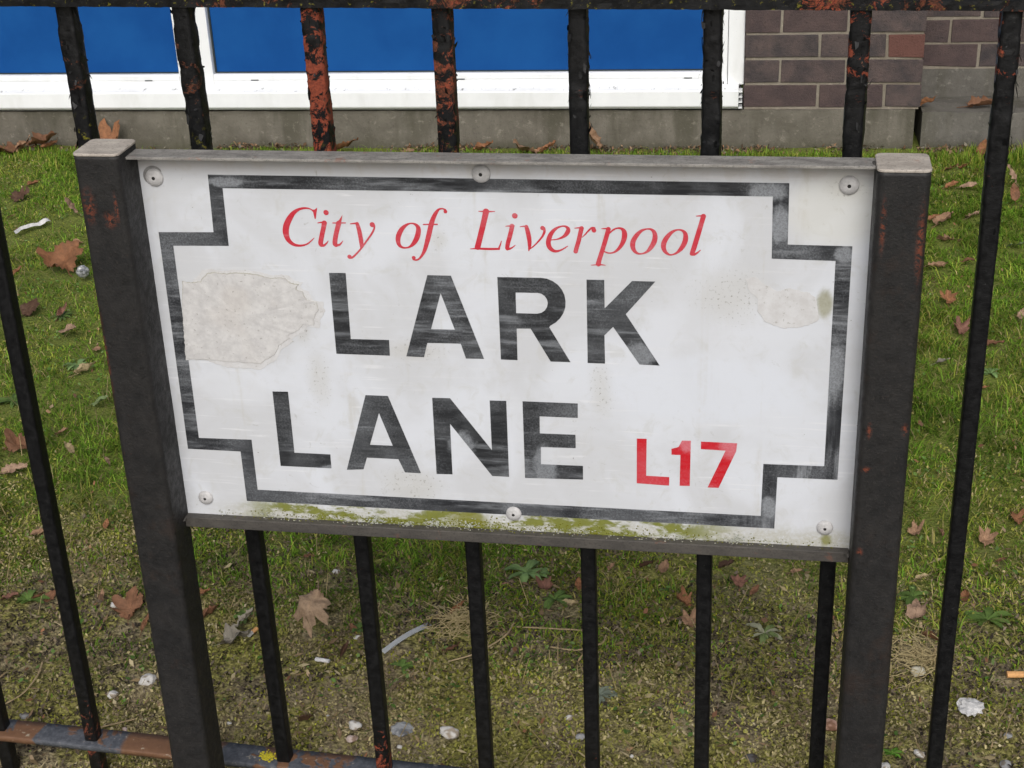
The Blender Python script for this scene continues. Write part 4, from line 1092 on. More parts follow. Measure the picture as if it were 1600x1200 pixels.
def glyph_mesh(strokes, polys, dots, cell=0.38, y=-0.0004):
    """union of tapered strokes, polygons and dots, outlined by marching squares"""
    segs = []
    for s in strokes:
        c = catmull(s)
        segs += [(c[i], c[i + 1]) for i in range(len(c) - 1)]
    allp = [p[:2] for s in strokes for p in s] + [p for q in polys for p in q] + [d[:2] for d in dots]
    a = np.array(allp)
    lo, hi = a.min(0) - 6, a.max(0) + 6
    xs = np.arange(lo[0], hi[0], cell); zs = np.arange(lo[1], hi[1], cell)
    X, Z = np.meshgrid(xs, zs)
    D = np.full(X.shape, 9.0)
    for p, q in segs:
        dx, dz = q[0] - p[0], q[1] - p[1]
        t_ = np.clip(((X - p[0]) * dx + (Z - p[1]) * dz) / (dx * dx + dz * dz + 1e-9), 0, 1)
        D = np.minimum(D, np.hypot(X - p[0] - t_ * dx, Z - p[1] - t_ * dz) - (p[2] + t_ * (q[2] - p[2])) * .54 - .09)
    for cx, cz, w in dots:
        D = np.minimum(D, np.hypot(X - cx, Z - cz) - w / 2)
    for poly in polys:
        ins = np.zeros(X.shape, bool); d = np.full(X.shape, 9.0)
        for (x0, z0), (x1, z1) in zip(poly, poly[1:] + poly[:1]):
            dx, dz = x1 - x0, z1 - z0
            t_ = np.clip(((X - x0) * dx + (Z - z0) * dz) / (dx * dx + dz * dz + 1e-9), 0, 1)
            d = np.minimum(d, np.hypot(X - x0 - t_ * dx, Z - z0 - t_ * dz))
            c = (z0 > Z) != (z1 > Z)
            ins ^= c & (X < (x1 - x0) * (Z - z0) / (z1 - z0 + 1e-12) + x0)
        D = np.minimum(D, np.where(ins, -d, d))
    V, F, idx = [], [], {}
    def vert(key, x, z):
        if key not in idx:
            idx[key] = len(V); V.append((x / 1000, y, z / 1000))
        return idx[key]
    inside = D < 0
    cnt = inside[:-1, :-1].astype(int) + inside[1:, :-1] + inside[:-1, 1:] + inside[1:, 1:]
    for j, i in zip(*np.nonzero(cnt)):
        cor = [(j, i), (j, i + 1), (j + 1, i + 1), (j + 1, i)]
        f = []
        for k in range(4):
            A, B = cor[k], cor[(k + 1) % 4]
            da, db = D[A], D[B]
            if da < 0: f.append(vert(A, xs[A[1]], zs[A[0]]))
            if (da < 0) != (db < 0):
                t_ = da / (da - db)
                key = (A, B) if A < B else (B, A)
                f.append(vert(key, xs[A[1]] + (xs[B[1]] - xs[A[1]]) * t_, zs[A[0]] + (zs[B[0]] - zs[A[0]]) * t_))
        if len(f) >= 3: F.append(f)
    return mesh_py('letter', V, F)
for ch, st, po_, do_ in RED_GLYPHS:
    link('letter', glyph_mesh(st, po_, do_), M['red_print'], plate)

def sticker(outline, name, label, seed, dirt=0.8, thick=0.0007, mat='sticker', y0=-0.0005):
    P = np.array(outline, float)
    pts = []
    n = len(P)
    for i in range(n):                                   # ragged edge
        a, b = P[i], P[(i + 1) % n]
        k = max(2, int(np.hypot(*(b - a)) / 1.6))
        for j in range(k):
            p = a + (b - a) * j / k
            w = noise.noise_vector(Vector((p[0] * .22, p[1] * .22, seed))) * 1.1 + noise.noise_vector(Vector((p[0] * .7, p[1] * .7, seed))) * .5
            pts.append(p + np.array([w.x, w.y]))
    pts = np.array(pts); c = pts.mean(0)
    V, F, col = [], [], []
    n = len(pts)
    rings = ((1.0, 0.0), (0.996, thick), (0.975, thick * 1.1), (0.6, thick), (0.25, thick))
    zmax, zmin = pts[:, 1].max(), pts[:, 1].min()
    for s, t_ in rings:
        for p in pts:
            q = c + (p - c) * s
            rel = (p[1] - zmin) / (zmax - zmin)
            h = t_ * (0.7 + 0.6 * (0.5 + noise.noise(Vector((q[0] * .12, q[1] * .12, seed + 4)))))
            V.append((q[0] / 1000, y0 - h, q[1] / 1000))
            e = dirt * (0.25 + 0.75 * sstep(0.55, 0.95, rel)) if s > 0.98 else 0.0
            col.append((e, 0, 0))
    for r_ in range(len(rings) - 1):
        for k in range(n):
            a, b = r_ * n + k, r_ * n + (k + 1) % n
            F.append((a, b, b + n, a + n))
    V.append((c[0] / 1000, y0 - thick, c[1] / 1000)); col.append((0, 0, 0))
    L_ = (len(rings) - 1) * n
    F += [(L_ + k, L_ + (k + 1) % n, len(V) - 1) for k in range(n)]
    me = mesh_py(name, V, F)
    me.flip_normals()
    add_tint(me, col)
    o = link(name, me, M[mat], plate)
    o['label'] = label
res = NT('faint_glue_residue')
rn = res.noise(45, 6, 0.7)
rc = res.mix(res.ramp(rn, 0.35, 0.65), (0.515, 0.505, 0.50), (0.595, 0.595, 0.60))
rc = res.mix(res.mul(res.ramp(res.noise(240, 3, 0.6), 0.62, 0.70), 0.5), rc, (0.26, 0.25, 0.21))
M['residue'] = res.done(rc, 0.7, 0.3)
_c = np.mean(STICKER_LEFT, 0)
sticker([tuple(_c + (np.array(p) - _c) * (1.10 if p[0] > 60 else 1.0) * np.array([1.0, 1.0]) + np.array([0.0, -1.5])) for p in STICKER_LEFT], 'sticker_remnant', 'pale glue film around the torn sticker', 21, 0.0, 0.00005, 'residue', -0.00042)
sticker(STICKER_LEFT, 'sticker_remnant', 'torn grey paper remnant of a sticker left of the lettering', 2)
sticker(STICKER_RIGHT, 'sticker_remnant', 'thin scraped sticker remnant at the right of the plate', 5, 0.0, 0.00006, 'residue')
prof = [(0.0113, 0.0002), (0.0110, 0.0016), (0.0098, 0.0030), (0.0065, 0.0042), (0.0030, 0.0046), (0.0019, 0.0046), (0.0017, 0.0020)]
riv = lathe('rivet', prof, 26)
riv.flip_normals()
riv.materials.append(M['rivet']); riv.materials.append(M['hole'])
for p in riv.polygons:
    p.use_smooth = True
    cen = p.center
    if math.hypot(cen.x, cen.z) < 0.0019: p.material_index = 1
cap_hole = lathe('h', [(0.0017, 0.0021)], 12)
for k, (x, z) in enumerate(RIVETS):
    o = bpy.data.objects.new('rivet', riv); COL.objects.link(o); o.parent = plate
    o.location = (x / 1000, -0.0004, z / 1000)
    s = 1.0 if k < 3 else 0.90
    o.scale = (s, 1, s)
    V = [(0.0022 * math.cos(a), -0.00475, 0.0022 * math.sin(a)) for a in [q * .5236 for q in range(12)]]
    hm = mesh_py('rivet_hole_disc', V, [tuple(reversed(range(12)))])  # flat dark disc in place of a shaded hole
    h = link('rivet_hole_disc', hm, M['hole'], o)
# grey rim stain around the upper left rivet
V, F = [], []
for k in range(15):
    a = R(35 + k * 13)
    w = 0.0035 * math.sin(math.pi * k / 14) ** .5 + .0002
    V += [(0.0105 * math.cos(a), 0, 0.0105 * math.sin(a)), ((0.0115 + w) * math.cos(a), 0, (0.0115 + w) * math.sin(a))]
F = [(2 * k, 2 * k + 2, 2 * k + 3, 2 * k + 1) for k in range(14)]
o = link('washer_mark', mesh_py('washer_mark', [(x + RIVETS[0][0] / 1000, -0.0005, z + RIVETS[0][1] / 1000) for x, y, z in V], F), M['stain'], plate)

# lichen and moss crumbs along the lower edge of the plate
V, F, col = [], [], []
OCT = [(1, 0, 0), (-1, 0, 0), (0, 1, 0), (0, -1, 0), (0, 0, 1), (0, 0, -1)]
OF = [(0, 2, 4), (2, 1, 4), (1, 3, 4), (3, 0, 4), (2, 0, 5), (1, 2, 5), (3, 1, 5), (0, 3, 5)]
def crumb(x, y, z, s, c):
    b = len(V)
    for p in OCT:
        V.append((x + p[0] * s * rnd.uniform(.6, 1.3), y + p[1] * s * rnd.uniform(.4, .7), z + p[2] * s * rnd.uniform(.5, 1.1)))
        k = rnd.uniform(.75, 1.2)
        col.append((c[0] * k, c[1] * k, c[2] * k))
    F.extend([tuple(b + i for i in f) for f in OF])
for k in range(1500):
    x = rnd.uniform(0.045, 0.86)
    d = 0.5 + 0.5 * noise.noise(Vector((x * 22, 0, 0)))
    if rnd.random() > d * 1.3 or (x > 0.80 and rnd.random() < .6): continue
    up = abs(rnd.gauss(0, 0.0035))
    crumb(x, rnd.uniform(-0.009, -0.0008) if up < .002 else -0.0008, 0.5925 + up, rnd.uniform(.0005, .0014), (0.36, 0.36, 0.29) if rnd.random() < .45 else (0.13, 0.13, 0.02))
for cx, cz, n_, rr in ((0.262, 0.5975, 90, .010), (0.345, 0.5965, 60, .009), (0.305, 0.594, 40, .007), (0.735, 0.596, 80, .010), (0.66, 0.595, 40, .008), (0.115, 0.596, 30, .012), (0.39, 0.597, 50, .012)):
    for k in range(n_):
        a, r = rnd.uniform(0, 6.28), rr * abs(rnd.gauss(0, .6))
        crumb(cx + r * math.cos(a) * 1.4, -0.0014 - rnd.uniform(0, .002), max(cz + r * math.sin(a) * .8, .5925), rnd.uniform(.0007, .0016), (0.38, 0.39, 0.33))
for k in range(420):
    x = rnd.gauss(0.40, 0.19)
    if not 0.12 < x < 0.74 or noise.noise(Vector((x * 18, 3, 0))) < -0.1: continue
    crumb(x, -0.0008, 0.593 + abs(rnd.gauss(0, .009)), rnd.uniform(.0006, .0016), (0.17, 0.165, 0.02))
me = mesh_py('lichen', V, F)
add_tint(me, col)
o = link('lichen', me, M['lichen'], sign)
o['label'] = 'grey lichen and green moss along the lower edge of the plate'
o['kind'] = 'stuff'

# ------------------------------------------------------------------ fallen leaves
TINT = dict(brown=(0.20, 0.095, 0.05), orange=(0.27, 0.120, 0.055), tan=(0.35, 0.21, 0.125), pink=(0.40, 0.265, 0.18), red=(0.21, 0.10, 0.07),
            dark=(0.085, 0.045, 0.028), straw=(0.43, 0.34, 0.19), grey=(0.33, 0.30, 0.24), taupe=(0.37, 0.26, 0.17), green=(0.19, 0.27, 0.11))

def leaf_mesh(kind, size, tint, seed):
    n, rings = 44, (0.0, 0.3, 0.6, 0.85, 1.0)
    V, col = [], []
    r_ = random.Random(seed)
    lobes = [(90 + r_.uniform(-8, 8), 1.0), (42 + r_.uniform(-9, 9), r_.uniform(.7, 1.0)), (138 + r_.uniform(-9, 9), r_.uniform(.7, 1.0)), (-8 + r_.uniform(-12, 12), r_.uniform(.5, .75)), (188 + r_.uniform(-12, 12), r_.uniform(.5, .75))]
    if seed % 3 == 0: lobes = lobes[:2] + [(lobes[2][0], .58), (lobes[3][0], .55)]
    if seed % 3 == 1: lobes = [(lobes[0][0], .62)] + lobes[1:4]
    fold = {'oval': .55, 'maple': .60, 'curl': 1.2, 'crumple': .8}[kind] * r_.uniform(.7, 1.3)
    wid = r_.uniform(.40, .58)
    for ri, f in enumerate(rings):
        for k in range(n):
            a = 360 * k / n
            if kind in ('maple', 'crumple'):
                rr = 0.50
                for la, ll in lobes:
                    d = abs((a - la + 180) % 360 - 180)
                    rr = max(rr, ll * max(0, 1 - d / 34) ** .55)
                if a > 200 and a < 340: rr *= .85
                rr *= 1 + .10 * math.sin(a * .55 * seed % 7 + k * 2.2)
                x, y = rr * math.cos(R(a)), rr * math.sin(R(a))
            else:
                y = math.sin(R(a)); w = wid * (1 - .35 * y)
                x = w * math.cos(R(a)) * (1 - abs(y) ** 3 * .4)
                x *= 1 + .07 * math.sin(k * 2.6 + seed); y *= 1 + .05 * math.sin(k * 1.9 + seed)
            x *= f; y *= f
            p = Vector((x * 2.1, y * 2.1, seed * 1.7))
            z = fold * (abs(x) ** 1.6) + .26 * noise.noise(p) + .20 * f * f * noise.noise(p * 2.3) + .10 * f * noise.noise(p * 5)
            z += (.25 if kind != 'oval' else .12) * y * y
            if kind == 'crumple': z += .35 * noise.noise(p * 1.6)
            if kind == 'curl':
                x *= .55
            if tint == TINT['taupe']: z = .35 - z * 1.3
            V.append(Vector((x, y, z)))
            vein = 1.12 if (abs(x) < .06) else 1.0
            g = (0.85 + 0.3 * (.5 + .5 * noise.noise(p * 1.5))) * vein * (0.88 if f > .95 else 1)
            col.append(tuple(c * g for c in tint))
    ext = max(max(v.x for v in V) - min(v.x for v in V), max(v.y for v in V) - min(v.y for v in V))
    s = size / ext
    F = []
    for ri in range(len(rings) - 1):
        for k in range(n):
            a, b = ri * n + k, ri * n + (k + 1) % n
            F.append((a, b, b + n, a + n) if ri else (a, b + n, a + n))
    V = [v * s for v in V]
    # stalk
    sy = min(v.y for v in V)
    tv, tf = tube([(0, sy * .6, .0), (0, sy - size * .08, size * .02), (size * .05, sy - size * .25, size * .05)], [size * .018, size * .014, size * .009], 5)
    b = len(V); V += tv; F += [tuple(b + i for i in f) for f in tf]
    col += [tuple(c * .8 for c in tint)] * len(tv)
    me = mesh_py('fallen_leaf', V, F)
    add_tint(me, col)
    return me

CLEAR = []          # places where the grass lies flat under something
for k, (kind, x, y, size, rot, tint, label) in enumerate(LEAVES):
    size = max(size, 0.016) * (1.1 if y > 3.2 else 1.0)
    tone = rnd.uniform(.8, 1.1) if tint != 'taupe' else 1.0
    c = tuple(v * tone for v in TINT[tint])
    me = leaf_mesh(kind, size, c, k + 1)
    o = link('fallen_leaf', me, M['leaf'], smooth=True)
    standing = any(w in label for w in ('upright', 'standing'))
    tilt = R(62) if standing else R(rnd.uniform(8, 28))
    o.rotation_euler = (tilt, rnd.uniform(-.35, .35), R(rot) + rnd.uniform(-.3, .3) - (R(90) if kind != 'maple' else 0) * (0 if standing else 1))
    if tint == 'taupe': o.rotation_euler = (R(-38), R(6), R(172))
    mw = o.rotation_euler.to_matrix()
    low = min((mw @ v.co).z for v in me.vertices)
    base = float(gh(x, y))
    if y > 3.35: base = max(base, 0.0)
    if 'ledge' in label: x, y, base = (1.462, 3.63, 0.1305) if 'dark' in label else (1.275, 3.625, 0.1305)
    y = min(y, 3.50 + 0.033 * (x - .93) - size * .15) if y > 3.2 and 'ledge' not in label else y
    o.location = (x, y, base - low + (0.006 if y > 0.75 and y < 3.3 else 0.001))
    tag(o, label, 'leaf', 'fallen leaves on the lawn')
    CLEAR.append((x, y, size * .6))

# ------------------------------------------------------------------ stones and litter
def stone_mesh(size, tint, seed):
    bm = bmesh.new()
    bmesh.ops.create_icosphere(bm, subdivisions=3, radius=0.5)
    r_ = random.Random(seed)
    sc = Vector((1.0, r_.uniform(.6, .95), r_.uniform(.42, .62)))
    for v in bm.verts:
        p = v.co.copy()
        k = 1 + .32 * noise.noise(p * 2.2 + Vector((seed, 0, 0))) + .14 * noise.noise(p * 6 + Vector((0, seed, 0)))
        cell = noise.cell(p * 2.6 + Vector((seed, 1, 2)))
        v.co = Vector((p.x * sc.x, p.y * sc.y, p.z * sc.z)) * (k + .07 * cell)
    w = max(v.co.x for v in bm.verts) - min(v.co.x for v in bm.verts)
    for v in bm.verts: v.co *= size / w
    me = bpy.data.meshes.new('stone'); bm.to_mesh(me); bm.free()
    col = []
    for v in me.vertices:
        g = .80 + .35 * (.5 + .5 * noise.noise(v.co * 160 + Vector((seed, 0, 0))))
        d = .5 + .5 * noise.noise(v.co * 90 + Vector((0, seed, 0)))
        c = [a * g for a in tint]
        if d > .60: c = [c[0] * .55, c[1] * .48, c[2] * .40]
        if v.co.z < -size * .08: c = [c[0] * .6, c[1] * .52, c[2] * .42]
        col.append(c)
    add_tint(me, col)
    return me
STINT = dict(white=(.58, .56, .53), cream=(.58, .54, .42), grey=(.27, .27, .27), pink=(.50, .40, .36), brick=(.40, .25, .19), dark=(.10, .095, .095))
for k, (x, y, size, tint, label) in enumerate(STONES):
    me = stone_mesh(size, STINT[tint], k + 3)
    o = link('stone', me, M['stone'], smooth=True)
    o.rotation_euler = (0, 0, rnd.uniform(-.5, .5))
    low = min(v.co.z for v in me.vertices)
    o.location = (x, y, float(gh(x, y)) - low - size * .08)
    tag(o, label, 'stone', 'stones lying on the soil')
    CLEAR.append((x, y, size * .8))

def litter(name, me, mat, label, cat, loc, rot=(0, 0, 0), lift=0.001, smooth=False, clear=0.03):
    o = link(name, me, mat, smooth=smooth)
    o.rotation_euler = rot
    mw = o.rotation_euler.to_matrix()
    low = min((mw @ v.co).z for v in me.vertices)
    o.location = (loc[0], loc[1], float(gh(*loc)) - low + lift)
    tag(o, label, cat)
    CLEAR.append((loc[0], loc[1], clear))
    return o
def cyl_x(name, L, r, x0=0.0, n=14, squash=1.0, crumple=0.0):
    V, F = tube([(x0 + L * k / 6, 0, 0) for k in range(7)], [r] * 7, n)
    V = [Vector((v.x, v.y, v.z * squash)) + noise.noise_vector(v * 300) * crumple for v in V]
    return mesh_py(name, V, F)
butt = litter('cigarette_end', cyl_x('white_paper', 0.026, 0.0042, 0, 14, .8, .0006), M['paper'], 'white cigarette end lying below the big taupe leaf', 'cigarette end', (-0.006, 0.447), (0, 0, R(-8)), .003)
b2 = tag(empty('cigarette_end', (-0.150, 0.522, float(gh(-0.15, 0.522)) + .0065), R(70)), 'cigarette end with orange filter touching the first bar under the sign', 'cigarette end')
link('paper_tube', cyl_x('paper_tube', 0.010, 0.0042, -0.010, 14, .9, .0004), M['paper'], b2)
link('filter', cyl_x('filter', 0.014, 0.0043, 0.0003, 14, .9, .0003), M['butt_filter'], b2)
CLEAR.append((-0.15, .522, .03))
litter('cigarette_filter', cyl_x('cigarette_filter', 0.05, 0.0062, 0, 16, .9, .0003), M['butt_filter'], 'tan cork coloured tube cut by the right edge of the photo', 'cigarette end', (1.186, 0.546), (0, 0, R(6)), .004)
# clear plastic strip
V, F = [], []
for k in range(15):
    t_ = k / 14
    w = .0045
    z = .004 + .006 * math.sin(t_ * 3.1)
    for s in (-1, 1):
        V.append((t_ * .115, s * w, z + .0008 * s)); V.append((t_ * .115, s * w, z + .0022 + .0008 * s))
for k in range(14):
    a = 4 * k
    F += [(a, a + 2, a + 6, a + 4), (a + 1, a + 5, a + 7, a + 3), (a, a + 4, a + 5, a + 1), (a + 2, a + 3, a + 7, a + 6)]
litter('plastic_strip', mesh_py('plastic_strip', V, F), M['plastic'], 'clear plastic strip lying on the moss right of the second bar', 'plastic strip', (0.105, 0.492), (0, 0, math.atan2(.095, .067)), .006)
CLEAR.append((.14, .54, .045))
# pale paper strip on the far lawn
V, F = [], []
for k in range(17):
    t_ = k / 16
    w = .007 + .006 * t_ + .004 * noise.noise(Vector((t_ * 6, 1, 0)))
    x, y, z = t_ * .135, .01 * math.sin(t_ * 5), .008 + .010 * noise.noise(Vector((t_ * 5, 4, 2)))
    V += [(x, y - w, z), (x, y, z + .008), (x, y + w, z + .002)]
for k in range(16):
    F += [(3 * k, 3 * k + 3, 3 * k + 4, 3 * k + 1), (3 * k + 1, 3 * k + 4, 3 * k + 5, 3 * k + 2)]
litter('paper_strip', mesh_py('paper_strip', V, F), M['paper'], 'twisted white paper strip on the lawn at the far left', 'paper', (-1.594, 2.527), (0, 0, math.atan2(.127, .049)), .018, clear=.05)
CLEAR.append((-1.57, 2.59, .06))
def crumpled(name, size, seed, flat=1.0, k=1.0):
    bm = bmesh.new()
    bmesh.ops.create_icosphere(bm, subdivisions=3, radius=.5)
    for v in bm.verts:
        p = v.co * 3.2 + Vector((seed, 0, 0))
        v.co *= size * (1 + k * .30 * (abs(noise.noise(p)) - .2) + k * .22 * noise.noise(p * 2.3) + (k - 1) * .25 * noise.noise(p * 5))
        v.co.z *= flat
    me = bpy.data.meshes.new(name); bm.to_mesh(me); bm.free()
    return me
litter('foil_ball', crumpled('foil_ball', .036, 4), M['foil'], 'crumpled silver foil ball on the grass touching the left post', 'foil ball', (-1.216, 2.197), lift=.012)
litter('crumpled_paper', crumpled('crumpled_paper', .040, 8, .42, 1.7), M['paper'], 'crumpled greyish white paper wad right of the rightmost bar', 'paper', (1.117, 0.454), (0, 0, -.4), .002)
litter('foil_scrap', crumpled('foil_scrap', .036, 13, .25), M['foil'], 'flattened dull foil scrap on the moss right of the second bar', 'foil scrap', (0.189, 0.283), lift=.001)

# dry curled stalks
STALKS = [([(0.33, .60, .006), (0.40, .60, .012), (0.455, .595, .010), (0.475, .575, .008)], 'pale dry stalk arching left of the fourth bar under the sign'),
          ([(0.40, .545, .005), (0.45, .53, .012), (0.49, .555, .014), (0.495, .59, .01)], 'dark tipped dry stalk bending upward left of the fourth bar'),
          ([(-0.505, .40, .005), (-0.495, .36, .010), (-0.50, .31, .008), (-0.52, .275, .004)], 'pale bent stalk on the moss between the two leftmost bars'),
          ([(-0.365, .205, .004), (-0.32, .225, .009), (-0.27, .265, .006)], 'reddish stalk on the soil just left of the left post'),
          ([(0.225, .485, .006), (0.27, .505, .010), (0.315, .55, .016), (0.325, .60, .012)], 'long thin stalk curving under the dry straw left of the third bar'),
          ([(-0.395, .62, .01), (-0.36, .60, .02), (-0.33, .585, .012)], 'thin pale stalk beside the torn brown leaf left of the left post')]
for pts, label in STALKS:
    P = catmull([(x, y, z + float(gh(x, y))) for x, y, z in pts], 6)
    V, F = tube(P, [.0016] * len(P), 5)
    o = link('dry_stalk', mesh_py('dry_stalk', [v - Vector(P[0]) for v in V], F), M['twig'])
    o.location = P[0]
    tag(o, label, 'stalk', 'dry stalks on the soil')

# ------------------------------------------------------------------ broad-leaved weeds
WEEDS = [(0.149, 0.455, 0.058, 'green', 8, 'small dark green rosette at the lower end of the plastic strip'),
         (0.501, 0.422, 0.078, 'grey', 9, 'grey green rosette half hidden behind the fourth bar under the sign'),
         (0.319, 0.779, 0.105, 'pale', 13, 'pale green leafy weed right of the third bar, just under the sign'),
         (0.386, 0.700, 0.080, 'green', 11, 'low green weed in front of the pale leafy weed under the sign'),
         (0.777, 0.647, 0.090, 'mixed', 10, 'star shaped rosette between the fifth and sixth bars under the sign'),
         (-0.184, 0.585, 0.074, 'green', 9, 'dark green weed above the crumpled grey leaf'),
         (0.045, 0.553, 0.050, 'green', 7, 'little weed between the big taupe leaf and the second bar'),
         (1.174, 0.720, 0.110, 'green', 14, 'dense dark weed right of the rightmost bar, above the soil'),
         (1.045, 0.775, 0.080, 'green', 9, 'broad leaved weed between right post and rightmost bar'),
         (-1.055, 1.412, 0.125, 'green', 14, 'dark weed on the lawn at the left edge of the photo'),
         (-0.980, 1.621, 0.092, 'pale', 10, 'pale rosette on the lawn between far left bar and left post'),
         (-0.622, 0.590, 0.085, 'green', 10, 'green weed at the left edge above the mossy soil'),
         (0.985, 0.332, 0.052, 'fresh', 9, 'fresh bright green seedling clump at the foot of the right post'),
         (1.296, 1.776, 0.070, 'pale', 8, 'pale weed on the mid lawn right of the rightmost bar'),
         (-1.159, 1.918, 0.095, 'green', 10, 'dark weed among leaves on the upper left lawn')]
WT = dict(green=(.095, .155, .034), grey=(.19, .22, .17), pale=(.15, .235, .08), mixed=(.13, .17, .06), fresh=(.10, .22, .025))
for k, (x, y, size, tint, n, label) in enumerate(WEEDS):
    z0 = float(gh(x, y))
    root = tag(empty('weed', (x, y, z0)), label, 'weed', 'weeds growing in the lawn')
    r_ = random.Random(k)
    for q in range(int(n * 2.0)):
        a = r_.uniform(0, 6.283)
        L = size * r_.uniform(.16, .46)
        wmax = L * r_.uniform(.28, .42)
        up = r_.uniform(.15, .7)
        V, col = [], []
        g = r_.uniform(.7, 1.3)
        t0 = tuple(c * g for c in WT[tint])
        if tint == 'mixed' and r_.random() < .4: t0 = (.30, .30, .20)
        for i in range(7):
            f = i / 6
            w = wmax * (.18 + .82 * math.sin(math.pi * min(1, f ** 1.3) * .93)) * .5
            d = L * f
            z = .004 + L * (up * f - up * .95 * f * f) + .003 * noise.noise(Vector((q, i * .7, k)))
            for s in (-1, 0, 1):
                V.append((d * math.cos(a) - s * w * math.sin(a), d * math.sin(a) + s * w * math.cos(a), z + abs(s) * w * .35))
                col.append(tuple(c * (1.25 if s == 0 else 1.0) for c in t0))
        F = []
        for i in range(6):
            b = 3 * i
            F += [(b, b + 3, b + 4, b + 1), (b + 1, b + 4, b + 5, b + 2)]
        me = mesh_py('leaf', V, F)
        add_tint(me, col)
        link('leaf', me, M['plant'], root, smooth=True)
    CLEAR.append((x, y, size * .45))

# ------------------------------------------------------------------ grass, moss and straw: too many to count
CLEAR += [(0.235, .605, .075), (1.045, .60, .08)]
CL = np.array(CLEAR)
def clear_factor(x, y, k=1.0):
    f = np.ones_like(x)
    for cx, cy, r in CL:
        r = r * k
        d = np.hypot(x - cx, (y - cy + r * .35) * .8)
        f = np.minimum(f, sstep(r * .5, r * 1.25, d))
    return f

def view_points(n, y0, y1):
    y = y0 + (y1 - y0) * rng.random(n)
    xl = -0.52 - 0.56 * (y - 0.12) - 0.12
    xr = 1.27 + 0.17 * (y - 0.12) + 0.22
    x = xl + (xr - xl) * rng.random(n)
    keep = rng.random(n) < (xr - xl) / (xr - xl).max()
    return x[keep], y[keep]

def ribbons(x, y, z, L, W, lean, col, az=None):
    N = len(x)
    az = rng.random(N) * 6.2832 if az is None else az
    d = np.stack([np.cos(az), np.sin(az), np.zeros(N)], 1)
    s = np.stack([-np.sin(az), np.cos(az), np.zeros(N)], 1) * (W / 2)[:, None]
    up = np.array([0, 0, 1.0])
    b = np.stack([x, y, z - 0.002], 1)
    m_ = b + (L * .55)[:, None] * (np.sin(lean * .55)[:, None] * d + np.cos(lean * .55)[:, None] * up)
    t_ = m_ + (L * .45)[:, None] * (np.sin(lean * 1.3)[:, None] * d + np.cos(lean * 1.3)[:, None] * up)
    t_[:, 2] = np.maximum(t_[:, 2], z + .001)
    m_[:, 2] = np.maximum(m_[:, 2], z + .001)
    V = np.stack([b - s, b + s, m_ + s * .9, m_ - s * .9, t_], 1).reshape(-1, 3)
    i = np.arange(N)[:, None] * 5
    return V, i + np.array([[4, 3, 2]])[:, [1, 2, 0]], i + np.array([[0, 1, 2, 3]]), np.repeat(col, 5, 0)

def palette(sel, table):
    return np.array(table)[sel]
GREENS = [(.130, .250, .022), (.185, .320, .034), (.245, .370, .052), (.320, .350, .060), (.075, .145, .016), (.52, .43, .20), (.36, .31, .10)]

parts = []
x, y = view_points(480000, 0.14, 3.56)
wall = 3.57 + 0.033 * (x - .93)
zone = sstep(0.30, 0.70, y + 0.13 * fbm(x * 3.2, y * 3.2, 2.0, 3))
patch = fbm(x * 2.6, y * 2.6, 7.0, 3)
cf = clear_factor(x, y)
clump = fbm(x * 24, y * 24, 77.0, 2)
dens = (0.05 + 0.95 * zone) * np.clip(0.78 + 0.5 * patch, .38, 1.1) * np.clip(.85 + .8 * clump, .42, 1.2) * (0.5 + .5 * cf)
keep = (rng.random(len(x)) < dens) & (y < wall - 0.07 - 0.04 * rng.random(len(x)))
x, y, zone, patch, cf = x[keep], y[keep], zone[keep], patch[keep], cf[keep]
N = len(x)
far = sstep(0.9, 2.6, y)
L = (0.014 + 0.020 * rng.random(N) ** 1.8) * (0.55 + .45 * zone) * (0.9 + .35 * patch) * (.30 + .70 * cf) * (1 + .15 * far)
tuft = vnoise(x * 9, y * 9, 5.0)
L *= 1 + .5 * sstep(.25, .7, tuft)
W = 0.0016 + 0.0013 * rng.random(N) + .0004 * far
lean = 0.75 + 0.95 * rng.random(N)
u = rng.random(N)
yel = np.clip(.55 + .9 * fbm(x * 3.5, y * 3.5, 21.0, 3) - .35 * far, 0, 1)
sel = np.where(u < .30, 0, np.where(u < .55, 1, np.where(u < .72, 2, np.where(u < .85, 4, 3))))
sel = np.where(rng.random(N) < .50 * yel, 3, sel)
sel = np.where(rng.random(N) < .10 * yel + .03 * (1 - far), 5, sel)
sel = np.where(rng.random(N) < .10 * yel, 6, sel)
tone = np.clip(1 + .38 * fbm(x * 16, y * 16, 91.0, 3) + .22 * fbm(x * 3, y * 3, 33.0, 2), .45, 1.5)
col = palette(sel, GREENS) * ((0.72 + .5 * rng.random(N)) * tone)[:, None]
parts.append(ribbons(x, y, gh(x, y), L, W, lean, col))
# longer bent blades
x, y = view_points(9000, 0.55, 3.45)
k = (rng.random(len(x)) < (.4 + .6 * vnoise(x * 4, y * 4, 8.0)) * sstep(.6, 1.2, y)) & (clear_factor(x, y) > .8)
x, y = x[k], y[k]; N = len(x)
parts.append(ribbons(x, y, gh(x, y), .045 + .04 * rng.random(N), .0022 + .0012 * rng.random(N), .9 + .45 * rng.random(N), palette(rng.integers(0, 4, N), GREENS) * (0.8 + .4 * rng.random(N))[:, None]))
# taller fringe along the foot of the plinth
n = 9000
x = -2.6 + 4.6 * rng.random(n); y = 3.57 + 0.033 * (x - .93) - 0.07 - 0.14 * rng.random(n)
L = .014 + .022 * rng.random(n) * (1 + 1.8 * sstep(1.2, 1.7, x))
parts.append(ribbons(x, y, gh(x, y), L, .002 + .0015 * rng.random(n), .2 + .7 * rng.random(n), palette(rng.integers(0, 4, n), GREENS)))
